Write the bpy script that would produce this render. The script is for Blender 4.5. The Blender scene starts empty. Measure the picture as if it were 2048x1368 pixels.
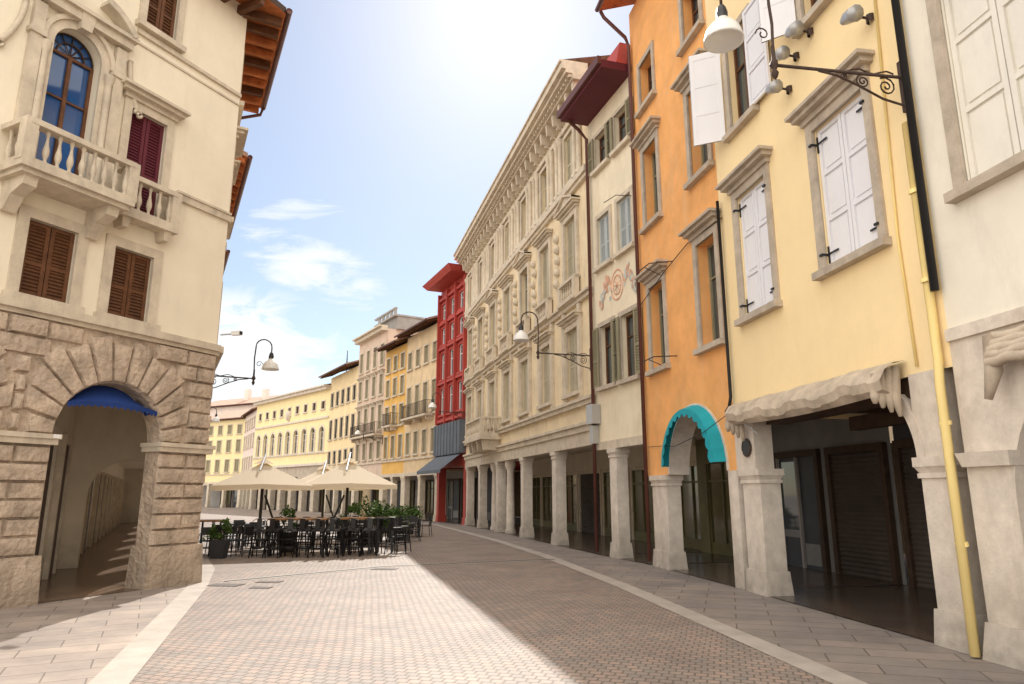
import bpy, math, random
from mathutils import Vector, Matrix
random.seed(7)
SC=bpy.context.scene
COL=SC.collection
PI=math.pi
# ------------------------------------------------------------------ materials
MATS={}
def nd(nt,t,**k):
    n=nt.nodes.new(t)
    for a,v in k.items(): setattr(n,a,v)
    return n
def base_mat(name):
    m=bpy.data.materials.new(name); m.use_nodes=True
    nt=m.node_tree; b=nt.nodes['Principled BSDF']; MATS[name]=m
    return m,nt,b
def M(name,col,rough=.85,metal=0,var=.12,scale=1.2,bump=.15,bscale=30,streak=0,stain=None,spec=.3,dist=.02,grime=0):
    if name in MATS: return name
    m,nt,b=base_mat(name); L=nt.links.new
    b.inputs['Roughness'].default_value=rough; b.inputs['Metallic'].default_value=metal
    b.inputs['Specular IOR Level'].default_value=spec
    tc=nd(nt,'ShaderNodeTexCoord')
    n1=nd(nt,'ShaderNodeTexNoise'); n1.inputs['Scale'].default_value=scale; n1.inputs['Detail'].default_value=8; n1.inputs['Roughness'].default_value=.65
    L(tc.outputs['Object'],n1.inputs['Vector'])
    r=nd(nt,'ShaderNodeValToRGB'); r.color_ramp.elements[0].position=.32; r.color_ramp.elements[1].position=.68
    r.color_ramp.elements[0].color=(*[c*(1-var) for c in col],1); r.color_ramp.elements[1].color=(*[min(1,c*(1+var)) for c in col],1)
    L(n1.outputs['Fac'],r.inputs[0]); out=r.outputs[0]
    if streak>0:
        mp=nd(nt,'ShaderNodeMapping'); mp.inputs['Scale'].default_value=(1.6,1.6,.45); L(tc.outputs['Object'],mp.inputs[0])
        n2=nd(nt,'ShaderNodeTexNoise'); n2.inputs['Scale'].default_value=1.3; n2.inputs['Detail'].default_value=10; n2.inputs['Roughness'].default_value=.72; L(mp.outputs[0],n2.inputs['Vector'])
        r2=nd(nt,'ShaderNodeValToRGB'); r2.color_ramp.elements[0].position=.5; r2.color_ramp.elements[1].position=.74
        r2.color_ramp.elements[0].color=(0,0,0,1); r2.color_ramp.elements[1].color=(streak,streak,streak,1)
        L(n2.outputs['Fac'],r2.inputs[0])
        mx=nd(nt,'ShaderNodeMixRGB'); mx.blend_type='MIX'; L(r2.outputs[0],mx.inputs[0]); L(out,mx.inputs[1])
        st=stain or tuple(c*.55 for c in col); mx.inputs[2].default_value=(*st,1); out=mx.outputs[0]
    if grime>0:
        sx_=nd(nt,'ShaderNodeSeparateXYZ'); L(tc.outputs['Object'],sx_.inputs[0])
        mr=nd(nt,'ShaderNodeMapRange'); mr.inputs['From Min'].default_value=0; mr.inputs['From Max'].default_value=1.1; mr.inputs['To Min'].default_value=grime*1.8; mr.inputs['To Max'].default_value=0; L(sx_.outputs['Z'],mr.inputs[0])
        n4=nd(nt,'ShaderNodeTexNoise'); n4.inputs['Scale'].default_value=5; n4.inputs['Detail'].default_value=8; L(tc.outputs['Object'],n4.inputs['Vector'])
        mu=nd(nt,'ShaderNodeMath'); mu.operation='MULTIPLY'; mu.use_clamp=True; L(mr.outputs[0],mu.inputs[0]); L(n4.outputs['Fac'],mu.inputs[1])
        mx=nd(nt,'ShaderNodeMixRGB'); L(mu.outputs[0],mx.inputs[0]); L(out,mx.inputs[1]); mx.inputs[2].default_value=(*[c*.4 for c in col],1); out=mx.outputs[0]
    L(out,b.inputs['Base Color'])
    if bump>0:
        n3=nd(nt,'ShaderNodeTexNoise'); n3.inputs['Scale'].default_value=bscale; n3.inputs['Detail'].default_value=6; L(tc.outputs['Object'],n3.inputs['Vector'])
        bp=nd(nt,'ShaderNodeBump'); bp.inputs['Strength'].default_value=bump; bp.inputs['Distance'].default_value=dist; L(n3.outputs['Fac'],bp.inputs['Height']); L(bp.outputs[0],b.inputs['Normal'])
    return name
def M_glass(name,col,rough=.04,spec=.8):
    m,nt,b=base_mat(name); L=nt.links.new
    b.inputs['Roughness'].default_value=rough; b.inputs['Specular IOR Level'].default_value=spec
    tc=nd(nt,'ShaderNodeTexCoord'); n1=nd(nt,'ShaderNodeTexNoise'); n1.inputs['Scale'].default_value=1.1; L(tc.outputs['Object'],n1.inputs['Vector'])
    r=nd(nt,'ShaderNodeValToRGB'); r.color_ramp.elements[0].color=(*[c*.5 for c in col],1); r.color_ramp.elements[1].color=(*[c*1.6 for c in col],1); L(n1.outputs['Fac'],r.inputs[0]); L(r.outputs[0],b.inputs['Base Color'])
    return name
def M_brick(name,c1,c2,mort,bw,rh,ms,rot,rough=.6,bump=.4,patch=.25,off=.5,spec=.3,warp=.3):
    m,nt,b=base_mat(name); L=nt.links.new
    b.inputs['Roughness'].default_value=rough; b.inputs['Specular IOR Level'].default_value=spec
    tc=nd(nt,'ShaderNodeTexCoord'); mp=nd(nt,'ShaderNodeMapping'); mp.inputs['Rotation'].default_value=(0,0,rot); L(tc.outputs['Object'],mp.inputs[0])
    nz=nd(nt,'ShaderNodeTexNoise'); nz.inputs['Scale'].default_value=.5; nz.inputs['Detail'].default_value=4; L(tc.outputs['Object'],nz.inputs['Vector'])
    va=nd(nt,'ShaderNodeVectorMath'); va.operation='MULTIPLY_ADD'; va.inputs[1].default_value=(warp,warp,0); L(nz.outputs['Color'],va.inputs[0]); L(mp.outputs[0],va.inputs[2])
    br=nd(nt,'ShaderNodeTexBrick'); br.offset=off; br.inputs['Scale'].default_value=1; br.inputs['Brick Width'].default_value=bw; br.inputs['Row Height'].default_value=rh; br.inputs['Mortar Size'].default_value=ms; br.inputs['Mortar Smooth'].default_value=.3
    br.inputs['Color1'].default_value=(*c1,1); br.inputs['Color2'].default_value=(*c2,1); br.inputs['Mortar'].default_value=(*mort,1); br.inputs['Bias'].default_value=0
    L(va.outputs[0],br.inputs['Vector'])
    n=nd(nt,'ShaderNodeTexNoise'); n.inputs['Scale'].default_value=.9; n.inputs['Detail'].default_value=8; n.inputs['Roughness'].default_value=.7; L(tc.outputs['Object'],n.inputs['Vector'])
    r=nd(nt,'ShaderNodeValToRGB'); r.color_ramp.elements[0].position=.35; r.color_ramp.elements[1].position=.65
    r.color_ramp.elements[0].color=(1-patch,1-patch,1-patch*.9,1); r.color_ramp.elements[1].color=(1+patch*.5,1+patch*.45,1+patch*.4,1); L(n.outputs['Fac'],r.inputs[0])
    mx=nd(nt,'ShaderNodeMixRGB'); mx.blend_type='MULTIPLY'; mx.inputs[0].default_value=1; L(br.outputs['Color'],mx.inputs[1]); L(r.outputs[0],mx.inputs[2]); L(mx.outputs[0],b.inputs['Base Color'])
    n3=nd(nt,'ShaderNodeTexNoise'); n3.inputs['Scale'].default_value=25; n3.inputs['Detail'].default_value=5; L(tc.outputs['Object'],n3.inputs['Vector'])
    sb=nd(nt,'ShaderNodeMath'); sb.operation='MULTIPLY_ADD'; sb.inputs[1].default_value=.35; L(n3.outputs['Fac'],sb.inputs[0])
    iv=nd(nt,'ShaderNodeMath'); iv.operation='SUBTRACT'; iv.inputs[0].default_value=1; L(br.outputs['Fac'],iv.inputs[1]); L(iv.outputs[0],sb.inputs[2])
    bp=nd(nt,'ShaderNodeBump'); bp.inputs['Strength'].default_value=bump; bp.inputs['Distance'].default_value=.015; L(sb.outputs[0],bp.inputs['Height']); L(bp.outputs[0],b.inputs['Normal'])
    return name
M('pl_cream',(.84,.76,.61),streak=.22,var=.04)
M('pl_yellow',(.93,.74,.43),streak=.12,var=.04)
M('pl_orange',(.84,.42,.15),streak=.5,stain=(.78,.52,.30),var=.12,scale=1.6)
M('pl_white',(.84,.79,.68),streak=.3,var=.05)
M('pl_fresco',(.80,.71,.54),streak=.5,stain=(.60,.47,.32),var=.08)
M('pl_pal',(.76,.63,.43),streak=.6,stain=(.48,.39,.28),var=.12)
M('pl_beige',(.70,.54,.34),streak=.6,stain=(.42,.31,.19),var=.15)
M('pl_ochre',(.74,.45,.13),streak=.4,var=.12)
M('pl_pink',(.64,.50,.40),streak=.4,var=.1)
M('pl_gold',(.84,.67,.40),streak=.3,var=.08)
M('pl_lemon',(.88,.74,.42),streak=.2,var=.05)
M('pl_rose',(.78,.66,.60),streak=.2,var=.06)
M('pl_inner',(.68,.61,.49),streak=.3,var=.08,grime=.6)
M('red_clad',(.42,.06,.045),streak=.2,var=.1,rough=.6)
M('stone_pale',(.61,.53,.42),streak=.6,var=.16,scale=3,bump=.3,grime=.4)
M('stone_grey',(.49,.42,.34),streak=.5,var=.2,scale=3,bump=.35)
M('stone_rust',(.50,.40,.31),streak=.5,stain=(.26,.20,.15),var=.32,scale=2.5,bump=1.0,bscale=9,dist=.07,grime=.5)
M('stone_white',(.68,.61,.53),streak=.65,stain=(.44,.35,.27),var=.14,scale=4,bump=.3,grime=.7)
M('concrete',(.33,.31,.29),streak=.3,var=.15)
M('wood_brown',(.12,.05,.022),var=.35,scale=5,rough=.6,bump=.2)
M('wood_dark',(.06,.035,.022),var=.25,scale=5,rough=.6)
M('wood_eave',(.46,.15,.05),var=.4,scale=3,rough=.7)
M('wood_table',(.34,.17,.07),var=.25,scale=6,rough=.5)
M('sh_purple',(.11,.018,.03),var=.15,rough=.55)
M('sh_olive',(.28,.25,.16),var=.12,rough=.7)
M('sh_cream',(.50,.45,.33),var=.12,rough=.7)
M('sh_blue',(.45,.49,.50),var=.1,rough=.7)
M('sh_white',(.80,.80,.84),var=.03,rough=.5,bump=.05)
M('sh_oldwhite',(.80,.77,.70),var=.06,rough=.6,bump=.1,streak=.25)
M('sh_black',(.03,.035,.035),var=.1,rough=.6)
M('shop_green',(.14,.13,.055),var=.2,rough=.5)
M('iron',(.06,.035,.025),var=.3,rough=.55,scale=8)
M('black_metal',(.018,.018,.02),var=.2,rough=.4,bump=.05,spec=.5)
M('pipe_brown',(.12,.045,.035),var=.2,rough=.45,bump=.05)
M('pipe_black',(.02,.02,.022),var=.2,rough=.4,bump=.05)
M('pipe_yellow',(.88,.70,.30),var=.05,rough=.5,bump=.05)
M('lamp_white',(.80,.80,.78),var=.03,rough=.3,bump=0,spec=.5)
M('cloth_old',(.50,.42,.33),var=.25,rough=.9,scale=3)
M('cloth_turq',(.015,.33,.40),var=.12,rough=.8)
M('cloth_blue',(.012,.04,.18),var=.15,rough=.7)
M('cloth_grey',(.13,.15,.18),var=.15,rough=.8)
M('shop_dark',(.05,.055,.065),var=.2,rough=.45)
M('shop_grey',(.22,.22,.22),var=.15,rough=.6)
M('shop_roller',(.085,.07,.06),var=.2,rough=.5)
M('fresco_red',(.66,.38,.26),var=.3,scale=5)
M('fresco_blue',(.50,.52,.48),var=.3,scale=5)
M('tile_roof',(.42,.28,.21),var=.3,scale=3,bump=.8,bscale=12)
M('leafA',(.05,.11,.02),var=.3,scale=6,rough=.6,bump=0)
M('leafB',(.10,.17,.035),var=.3,scale=6,rough=.6,bump=0)
M('pot',(.05,.05,.055),var=.15)
M('metal_grey',(.45,.45,.45),metal=.5,rough=.4,var=.05,bump=0)
M('kerb',(.42,.375,.33),var=.14,scale=2,rough=.7,bump=.2)
M('drain',(.04,.035,.03),var=.3,rough=.6,scale=20)
M_glass('glass',(.05,.065,.07)); M_glass('glass_blue',(.02,.08,.24)); M_glass('glass_warm',(.11,.10,.045),.08); M_glass('glass_red',(.10,.11,.13),.05)
M_brick('setts',(.37,.275,.225),(.265,.235,.21),(.17,.145,.12),.13,.12,.011,math.radians(17),rough=.6,bump=.7,patch=.2,warp=.12)
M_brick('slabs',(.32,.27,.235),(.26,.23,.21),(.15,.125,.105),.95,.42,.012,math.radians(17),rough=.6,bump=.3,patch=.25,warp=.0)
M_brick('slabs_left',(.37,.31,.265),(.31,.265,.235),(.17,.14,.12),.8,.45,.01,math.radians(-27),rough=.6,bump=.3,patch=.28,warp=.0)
M_brick('tile_floor',(.13,.09,.065),(.085,.07,.06),(.04,.035,.03),.5,.5,.008,math.radians(14),rough=.22,bump=.12,patch=.3,off=0,spec=.6,warp=0)
M_brick('tile_hall',(.22,.14,.09),(.15,.105,.075),(.06,.045,.035),.6,.4,.008,math.radians(26),rough=.25,bump=.12,patch=.3,spec=.6,warp=0)
m,nt,b=base_mat('canvas'); L=nt.links.new
b.inputs['Base Color'].default_value=(.80,.71,.56,1); b.inputs['Roughness'].default_value=.9
tr=nd(nt,'ShaderNodeBsdfTranslucent'); tr.inputs[0].default_value=(.9,.72,.45,1); mx=nd(nt,'ShaderNodeMixShader'); mx.inputs[0].default_value=.3
L(b.outputs[0],mx.inputs[1]); L(tr.outputs[0],mx.inputs[2]); L(mx.outputs[0],nt.nodes['Material Output'].inputs[0])

# ------------------------------------------------------------------ builder
class Bld:
    def __init__(s,name,p0,p1,flip=False):
        s.name=name; s.parts={}; s.holes=[]; s.setf(p0,p1,flip)
    def setf(s,p0,p1,flip=False):
        s.o=Vector(p0); v=Vector(p1)-s.o; s.L=v.length; s.d=v.normalized()
        s.n=Vector((-s.d.y,s.d.x)) if not flip else Vector((s.d.y,-s.d.x)); s.holes=[]
    def P(s,a,n,z):
        p=s.o+s.d*a+s.n*n; return (p.x,p.y,z)
    def part(s,k): return s.parts.setdefault(k,([],[],[],[]))
    def poly(s,k,mt,pts,smooth=False):
        V,F,Mt,Sm=s.part(k); i=len(V); V.extend(s.P(*p) for p in pts); F.append(tuple(range(i,i+len(pts)))); Mt.append(mt); Sm.append(smooth)
    def mesh(s,k,mt,verts,faces,smooth=True):
        V,F,Mt,Sm=s.part(k); i=len(V); V.extend(s.P(*p) for p in verts)
        for f in faces: F.append(tuple(i+q for q in f)); Mt.append(mt); Sm.append(smooth)
    def box(s,k,mt,s0,s1,n0,n1,z0,z1,g=0,gt=0):
        v=[(s0-g,n0-g,z0),(s1+g,n0-g,z0),(s1+g,n1+g,z0),(s0-g,n1+g,z0),(s0-gt,n0-gt,z1),(s1+gt,n0-gt,z1),(s1+gt,n1+gt,z1),(s0-gt,n1+gt,z1)]
        s.mesh(k,mt,v,[(0,1,2,3),(4,5,6,7),(0,1,5,4),(1,2,6,5),(2,3,7,6),(3,0,4,7)],False)
    def wall(s,k,mt,s0,s1,z0,z1,n=0,depth=.25,back=False,rev=None,holes=None):
        hs=[h for h in (s.holes if holes is None else holes) if h[0]<s1 and h[1]>s0 and h[2]<z1 and h[3]>z0]
        B=[]
        for h in hs:
            top=h[3]+((h[1]-h[0])/2 if h[4] else 0); B.append((max(h[0],s0),min(h[1],s1),max(h[2],z0),min(top,z1),h))
        ss=sorted(set([s0,s1]+[v for h in B for v in h[:2]])); zs=sorted(set([z0,z1]+[v for h in B for v in h[2:4]]))
        for nn in ([n,n-depth] if back else [n]):
            for a,b_ in zip(ss,ss[1:]):
                run=None
                for c,d_ in zip(zs,zs[1:]):
                    ms,mz=(a+b_)/2,(c+d_)/2
                    ins=any(h[0]<ms<h[1] and h[2]<mz<h[3] for h in B)
                    if not ins:
                        if run is None: run=c
                        e=d_
                    if ins and run is not None:
                        s.poly(k,mt,[(a,nn,run),(b_,nn,run),(b_,nn,c),(a,nn,c)]); run=None
                if run is not None: s.poly(k,mt,[(a,nn,run),(b_,nn,run),(b_,nn,e),(a,nn,e)])
            for h in B:
                if h[4][4]:
                    H=h[4]; r=(H[1]-H[0])/2; cs=(H[0]+H[1])/2; N=20; tz=H[3]+r
                    pts=[(cs-r*math.cos(PI*i/N),H[3]+r*math.sin(PI*i/N)) for i in range(N+1)]
                    for p,q in zip(pts,pts[1:]):
                        if min(p[0],q[0])>=s0-1e-4 and max(p[0],q[0])<=s1+1e-4: s.poly(k,mt,[(p[0],nn,p[1]),(q[0],nn,q[1]),(q[0],nn,tz),(p[0],nn,tz)])
        rv=rev or mt
        for h in B:
            H=h[4]; a,b_,c,d_=H[0],H[1],h[2],H[3]
            if a>=s0: s.poly(k,rv,[(a,n,c),(a,n-depth,c),(a,n-depth,d_),(a,n,d_)])
            if b_<=s1: s.poly(k,rv,[(b_,n,c),(b_,n-depth,c),(b_,n-depth,d_),(b_,n,d_)])
            if c>z0+.01: s.poly(k,rv,[(a,n,c),(b_,n,c),(b_,n-depth,c),(a,n-depth,c)])
            if H[4]:
                r=(b_-a)/2; cs=(a+b_)/2; N=20; pts=[(cs-r*math.cos(PI*i/N),d_+r*math.sin(PI*i/N)) for i in range(N+1)]
                for p,q in zip(pts,pts[1:]): s.poly(k,rv,[(p[0],n,p[1]),(q[0],n,q[1]),(q[0],n-depth,q[1]),(p[0],n-depth,p[1])])
            else: s.poly(k,rv,[(a,n,d_),(b_,n,d_),(b_,n-depth,d_),(a,n-depth,d_)])
    def lathe(s,k,mt,a,n,z,prof,seg=10,sc=1):
        v=[];f=[]
        for r,h in prof:
            for i in range(seg):
                t=2*PI*i/seg; v.append((a+r*sc*math.cos(t),n+r*sc*math.sin(t),z+h*sc))
        for j in range(len(prof)-1):
            for i in range(seg): f.append((j*seg+i,j*seg+(i+1)%seg,(j+1)*seg+(i+1)%seg,(j+1)*seg+i))
        s.mesh(k,mt,v,f,True)
    def tube(s,k,mt,pts,r,seg=8,closed=False):
        pts=[Vector(p) for p in pts]; v=[];f=[]
        N=len(pts)
        for i,p in enumerate(pts):
            t=(pts[min(i+1,N-1)]-pts[max(i-1,0)])
            if t.length<1e-6: t=Vector((0,0,1))
            t.normalize(); up=Vector((0,0,1)) if abs(t.z)<.95 else Vector((1,0,0))
            a=t.cross(up).normalized(); b_=t.cross(a).normalized()
            rr=r[i] if isinstance(r,(list,tuple)) else r
            for j in range(seg):
                q=2*PI*j/seg; w=p+a*rr*math.cos(q)+b_*rr*math.sin(q); v.append(tuple(w))
        for i in range(N-1):
            for j in range(seg): f.append((i*seg+j,i*seg+(j+1)%seg,(i+1)*seg+(j+1)%seg,(i+1)*seg+j))
        f.append(tuple(range(seg))); f.append(tuple((N-1)*seg+j for j in range(seg)))
        s.mesh(k,mt,v,f,True)
    def band(s,k,mt,sc,zc,r0,r1,n0,n1,a0=0,a1=PI,N=20):
        for i in range(N):
            t0=a0+(a1-a0)*i/N; t1=a0+(a1-a0)*(i+1)/N
            p=[(sc-r*math.cos(t),zc+r*math.sin(t)) for r,t in ((r0,t0),(r1,t0),(r1,t1),(r0,t1))]
            s.poly(k,mt,[(x,n1,z) for x,z in p]); s.poly(k,mt,[(p[1][0],n0,p[1][1]),(p[2][0],n0,p[2][1]),(p[2][0],n1,p[2][1]),(p[1][0],n1,p[1][1])])
            s.poly(k,mt,[(p[0][0],n0,p[0][1]),(p[3][0],n0,p[3][1]),(p[3][0],n1,p[3][1]),(p[0][0],n1,p[0][1])])
        for t in (a0,a1):
            s.poly(k,mt,[(sc-r*math.cos(t),nn,zc+r*math.sin(t)) for r,nn in ((r0,n0),(r1,n0),(r1,n1),(r0,n1))])
    def block(s,k,mt,q,pr=.06,ins=.03,n0=0):
        c=(sum(p[0] for p in q)/len(q),sum(p[1] for p in q)/len(q)); inn=[]
        for p in q:
            dx,dz=c[0]-p[0],c[1]-p[1]; l=math.hypot(dx,dz) or 1; inn.append((p[0]+dx/l*ins*1.4,p[1]+dz/l*ins*1.4))
        pr=pr*random.uniform(.7,1.3)
        G=4
        g=[]
        for i in range(G+1):
            for j in range(G+1):
                u,v=i/G,j/G
                x=(inn[0][0]*(1-u)+inn[1][0]*u)*(1-v)+(inn[3][0]*(1-u)+inn[2][0]*u)*v
                z=(inn[0][1]*(1-u)+inn[1][1]*u)*(1-v)+(inn[3][1]*(1-u)+inn[2][1]*u)*v
                e=0 if i in(0,G) or j in (0,G) else random.uniform(.0,.03)
                g.append((x,n0+pr+e,z))
        s.mesh(k,mt,g,[(i*(G+1)+j,(i+1)*(G+1)+j,(i+1)*(G+1)+j+1,i*(G+1)+j+1) for i in range(G) for j in range(G)],True)
        for i in range(len(q)):
            j=(i+1)%len(q); s.poly(k,mt,[(q[i][0],n0,q[i][1]),(q[j][0],n0,q[j][1]),(inn[j][0],n0+pr,inn[j][1]),(inn[i][0],n0+pr,inn[i][1])])
    def finish(s,single=False,loc=None):
        if loc is None:
            allv=[v for p in s.parts.values() for v in p[0]]; n=len(allv)
            loc=(sum(v[0] for v in allv)/n,sum(v[1] for v in allv)/n,0)
        loc=Vector(loc)
        def mk(nm,parts):
            me=bpy.data.meshes.new(nm); V=[];F=[];Mi=[];Sm=[];ml=[]
            for p in parts:
                i=len(V); V+=[tuple(Vector(v)-(loc if single else Vector())) for v in p[0]]
                for f,mt,sm in zip(p[1],p[2],p[3]):
                    F.append(tuple(i+q for q in f)); Sm.append(sm)
                    if mt not in ml: ml.append(mt)
                    Mi.append(ml.index(mt))
            me.from_pydata(V,[],F)
            for mt in ml: me.materials.append(MATS[mt])
            me.polygons.foreach_set('material_index',Mi); me.polygons.foreach_set('use_smooth',Sm); me.update()
            return bpy.data.objects.new(nm,me)
        if single:
            o=mk(s.name,list(s.parts.values())); o.location=loc; COL.objects.link(o); return o
        e=bpy.data.objects.new(s.name,None); e.location=loc; COL.objects.link(e)
        for k,p in s.parts.items():
            o=mk(k,[p]); COL.objects.link(o); o.parent=e; o.matrix_parent_inverse=Matrix.Translation(-loc)
        return e
def leaf(b,mt,s0,s1,n,z0,z1,style='louver',gap=.08,k='shutters',t=.045):
    st=.07
    b.box(k,mt,s0,s0+st,n,n+t,z0,z1); b.box(k,mt,s1-st,s1,n,n+t,z0,z1)
    mid=z0+(z1-z0)*.42
    rails=[z0,mid,z1-st] if style=='louver' else [z0,z0+(z1-z0)*.33,z0+(z1-z0)*.66,z1-st]
    for r in rails: b.box(k,mt,s0+st,s1-st,n,n+t-.003,r,r+st)
    b.poly(k,mt,[(s0+st,n+.008,z0),(s1-st,n+.008,z0),(s1-st,n+.008,z1),(s0+st,n+.008,z1)])
    if style=='louver':
        z=z0+st
        while z<z1-st-.02:
            b.poly(k,mt,[(s0+st,n+t-.008,z),(s1-st,n+t-.008,z),(s1-st,n+.01,z+gap*.8),(s0+st,n+.01,z+gap*.8)]); z+=gap
    else:
        for r0,r1 in zip(rails,rails[1:]):
            b.box(k,mt,s0+st+.04,s1-st-.04,n+.008,n+t-.015,r0+st+.04,r1-.04)
def win(b,s0,s1,z0,z1,fw=.16,frm='stone_grey',hood=None,sh=None,smt='sh_olive',glass='glass',depth=.2,arch=False,sill=True,gap=.08,wood='wood_brown',pr=.05,style='louver',bars=True):
    b.holes.append((s0,s1,z0,z1,arch)); r=(s1-s0)/2; zt=z1+(r if arch else 0); w=s1-s0
    n=-depth+.004
    b.poly('windows',glass,[(s0,n,z0),(s1,n,z0),(s1,n,zt),(s0,n,zt)])
    if sh!='closed' and bars:
        f=.06
        b.box('windows',wood,s0,s0+f,n,n+.05,z0,z1); b.box('windows',wood,s1-f,s1,n,n+.05,z0,z1); b.box('windows',wood,s0+f,s1-f,n,n+.048,z0,z0+f); b.box('windows',wood,s0+f,s1-f,n,n+.048,z1-f,z1)
        b.box('windows',wood,(s0+s1)/2-.035,(s0+s1)/2+.035,n,n+.055,z0+f,z1-f)
        b.box('windows',wood,s0+f,s1-f,n,n+.04,z0+(z1-z0)*.66,z0+(z1-z0)*.66+.04)
    if frm:
        b.box('trim',frm,s0-fw,s0,-.02,pr,z0,z1); b.box('trim',frm,s1,s1+fw,-.02,pr,z0,z1)
        if arch: b.band('trim',frm,(s0+s1)/2,z1,r,r+fw,-.02,pr)
        else: b.box('trim',frm,s0-fw,s1+fw,-.02,pr,z1,z1+fw)
        if sill: b.box('trim',frm,s0-fw-.05,s1+fw+.05,-.02,pr+.1,z0-.12,z0)
    if hood:
        zh=z1+(r if arch else 0)+fw+.12
        b.box('trim',frm,s0-fw-.04,s1+fw+.04,-.02,pr+.05,zh-.12,zh-.02); b.box('trim',frm,s0-fw-.12,s1+fw+.12,-.02,pr+.16,zh-.02,zh+.06); b.box('trim',frm,s0-fw-.18,s1+fw+.18,-.02,pr+.24,zh+.06,zh+.12)
        if hood=='ped':
            a,c=s0-fw-.18,s1+fw+.18; m_=(a+c)/2; h=(c-a)*.2
            for nn in (-.02,pr+.14): b.poly('trim',frm,[(a,nn,zh+.12),(c,nn,zh+.12),(m_,nn,zh+.12+h)])
            b.mesh('trim',frm,[(a,-.02,zh+.12),(a,pr+.24,zh+.12),(m_,-.02,zh+.12+h),(m_,pr+.24,zh+.12+h),(c,-.02,zh+.12),(c,pr+.24,zh+.12),
               (a,-.02,zh+.19),(a,pr+.24,zh+.19),(m_,-.02,zh+.2+h),(m_,pr+.24,zh+.2+h),(c,-.02,zh+.19),(c,pr+.24,zh+.19)],[(6,7,9,8),(8,9,11,10),(1,3,9,7),(3,5,11,9),(0,2,3,1),(2,4,5,3)],False)
    if sh=='closed':
        m_=(s0+s1)/2; leaf(b,smt,s0+.01,m_-.008,-.1,z0+.01,z1-.01,style,gap); leaf(b,smt,m_+.008,s1-.01,-.1,z0+.01,z1-.01,style,gap)
        if arch: b.poly('windows',glass,[(s0,-.09,z1),(s1,-.09,z1),(s1,-.09,zt),(s0,-.09,zt)])
    if sh=='open':
        leaf(b,smt,s0-w/2,s0-.02,pr+.02,z0,z1,style,gap); leaf(b,smt,s1+.02,s1+w/2,pr+.02,z0,z1,style,gap)
def body(b,s0,s1,z0,z1,D,mt,ceil=True,top=True):
    for a in (s0,s1): b.poly('walls',mt,[(a,-.02,z0),(a,-D,z0),(a,-D,z1),(a,-.02,z1)])
    b.poly('walls',mt,[(s0,-D,0),(s1,-D,0),(s1,-D,z1),(s0,-D,z1)])
    if top: b.poly('walls','concrete',[(s0,-.02,z1-.01),(s1,-.02,z1-.01),(s1,-D,z1-.01),(s0,-D,z1-.01)])
def roof(b,s0,s1,z,pr,D,slope=.35,th=.14,raft=None,gut='pipe_brown',sof='wood_eave',mt='tile_roof'):
    h=(D/2+pr)*slope; m_=-D/2
    for zz in (0,th):
        mm=mt if zz else sof
        b.poly('roof',mm,[(s0,pr,z+zz),(s1,pr,z+zz),(s1,m_,z+h+zz),(s0,m_,z+h+zz)]); b.poly('roof',mm,[(s0,m_,z+h+zz),(s1,m_,z+h+zz),(s1,-D,z+.1+zz),(s0,-D,z+.1+zz)])
    b.poly('roof',mt,[(s0,pr,z),(s1,pr,z),(s1,pr,z+th),(s0,pr,z+th)])
    for a in (s0,s1):
        b.poly('roof',mt,[(a,pr,z),(a,m_,z+h),(a,m_,z+h+th),(a,pr,z+th)]); b.poly('roof',mt,[(a,-D,z),(a,m_,z+h),(a,m_,z+h+th),(a,-D,z+th)])
        b.poly('walls','pl_inner',[(a,-.02,z-.02),(a,-D,z-.02),(a,m_,z+h-.01)])
    if raft:
        a=s0+.1
        while a<s1-.1:
            v=[(a,pr-.06,z-.16),(a+.1,pr-.06,z-.16),(a+.1,-.1,z-.16+(pr)*slope),(a,-.1,z-.16+pr*slope),(a,pr-.06,z-.002),(a+.1,pr-.06,z-.002),(a+.1,-.1,z+pr*slope),(a,-.1,z+pr*slope)]
            b.mesh('roof',sof,v,[(0,1,2,3),(0,1,5,4),(1,2,6,5),(3,0,4,7)],False); a+=raft
    if gut: b.tube('gutter',gut,[(s0,pr+.07,z+.02),(s1,pr+.07,z+.02)],.075,8)
def pier(b,s0,s1,z1,D=.6,mt='stone_white',cap=True,n0=.0,k='pillars'):
    b.box(k,mt,s0,s1,-D,n0,.42,z1-.26 if cap else z1); b.box(k,mt,s0-.01,s1+.01,-D-.01,n0+.01,0,.42,g=.05,gt=.02)
    if cap:
        b.box(k,mt,s0-.03,s1+.03,-D-.03,n0+.03,z1-.26,z1-.2); b.box(k,mt,s0,s1,-D,n0,z1-.2,z1-.12,g=.01,gt=.05); b.box(k,mt,s0-.06,s1+.06,-D-.06,n0+.06,z1-.12,z1)
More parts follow.
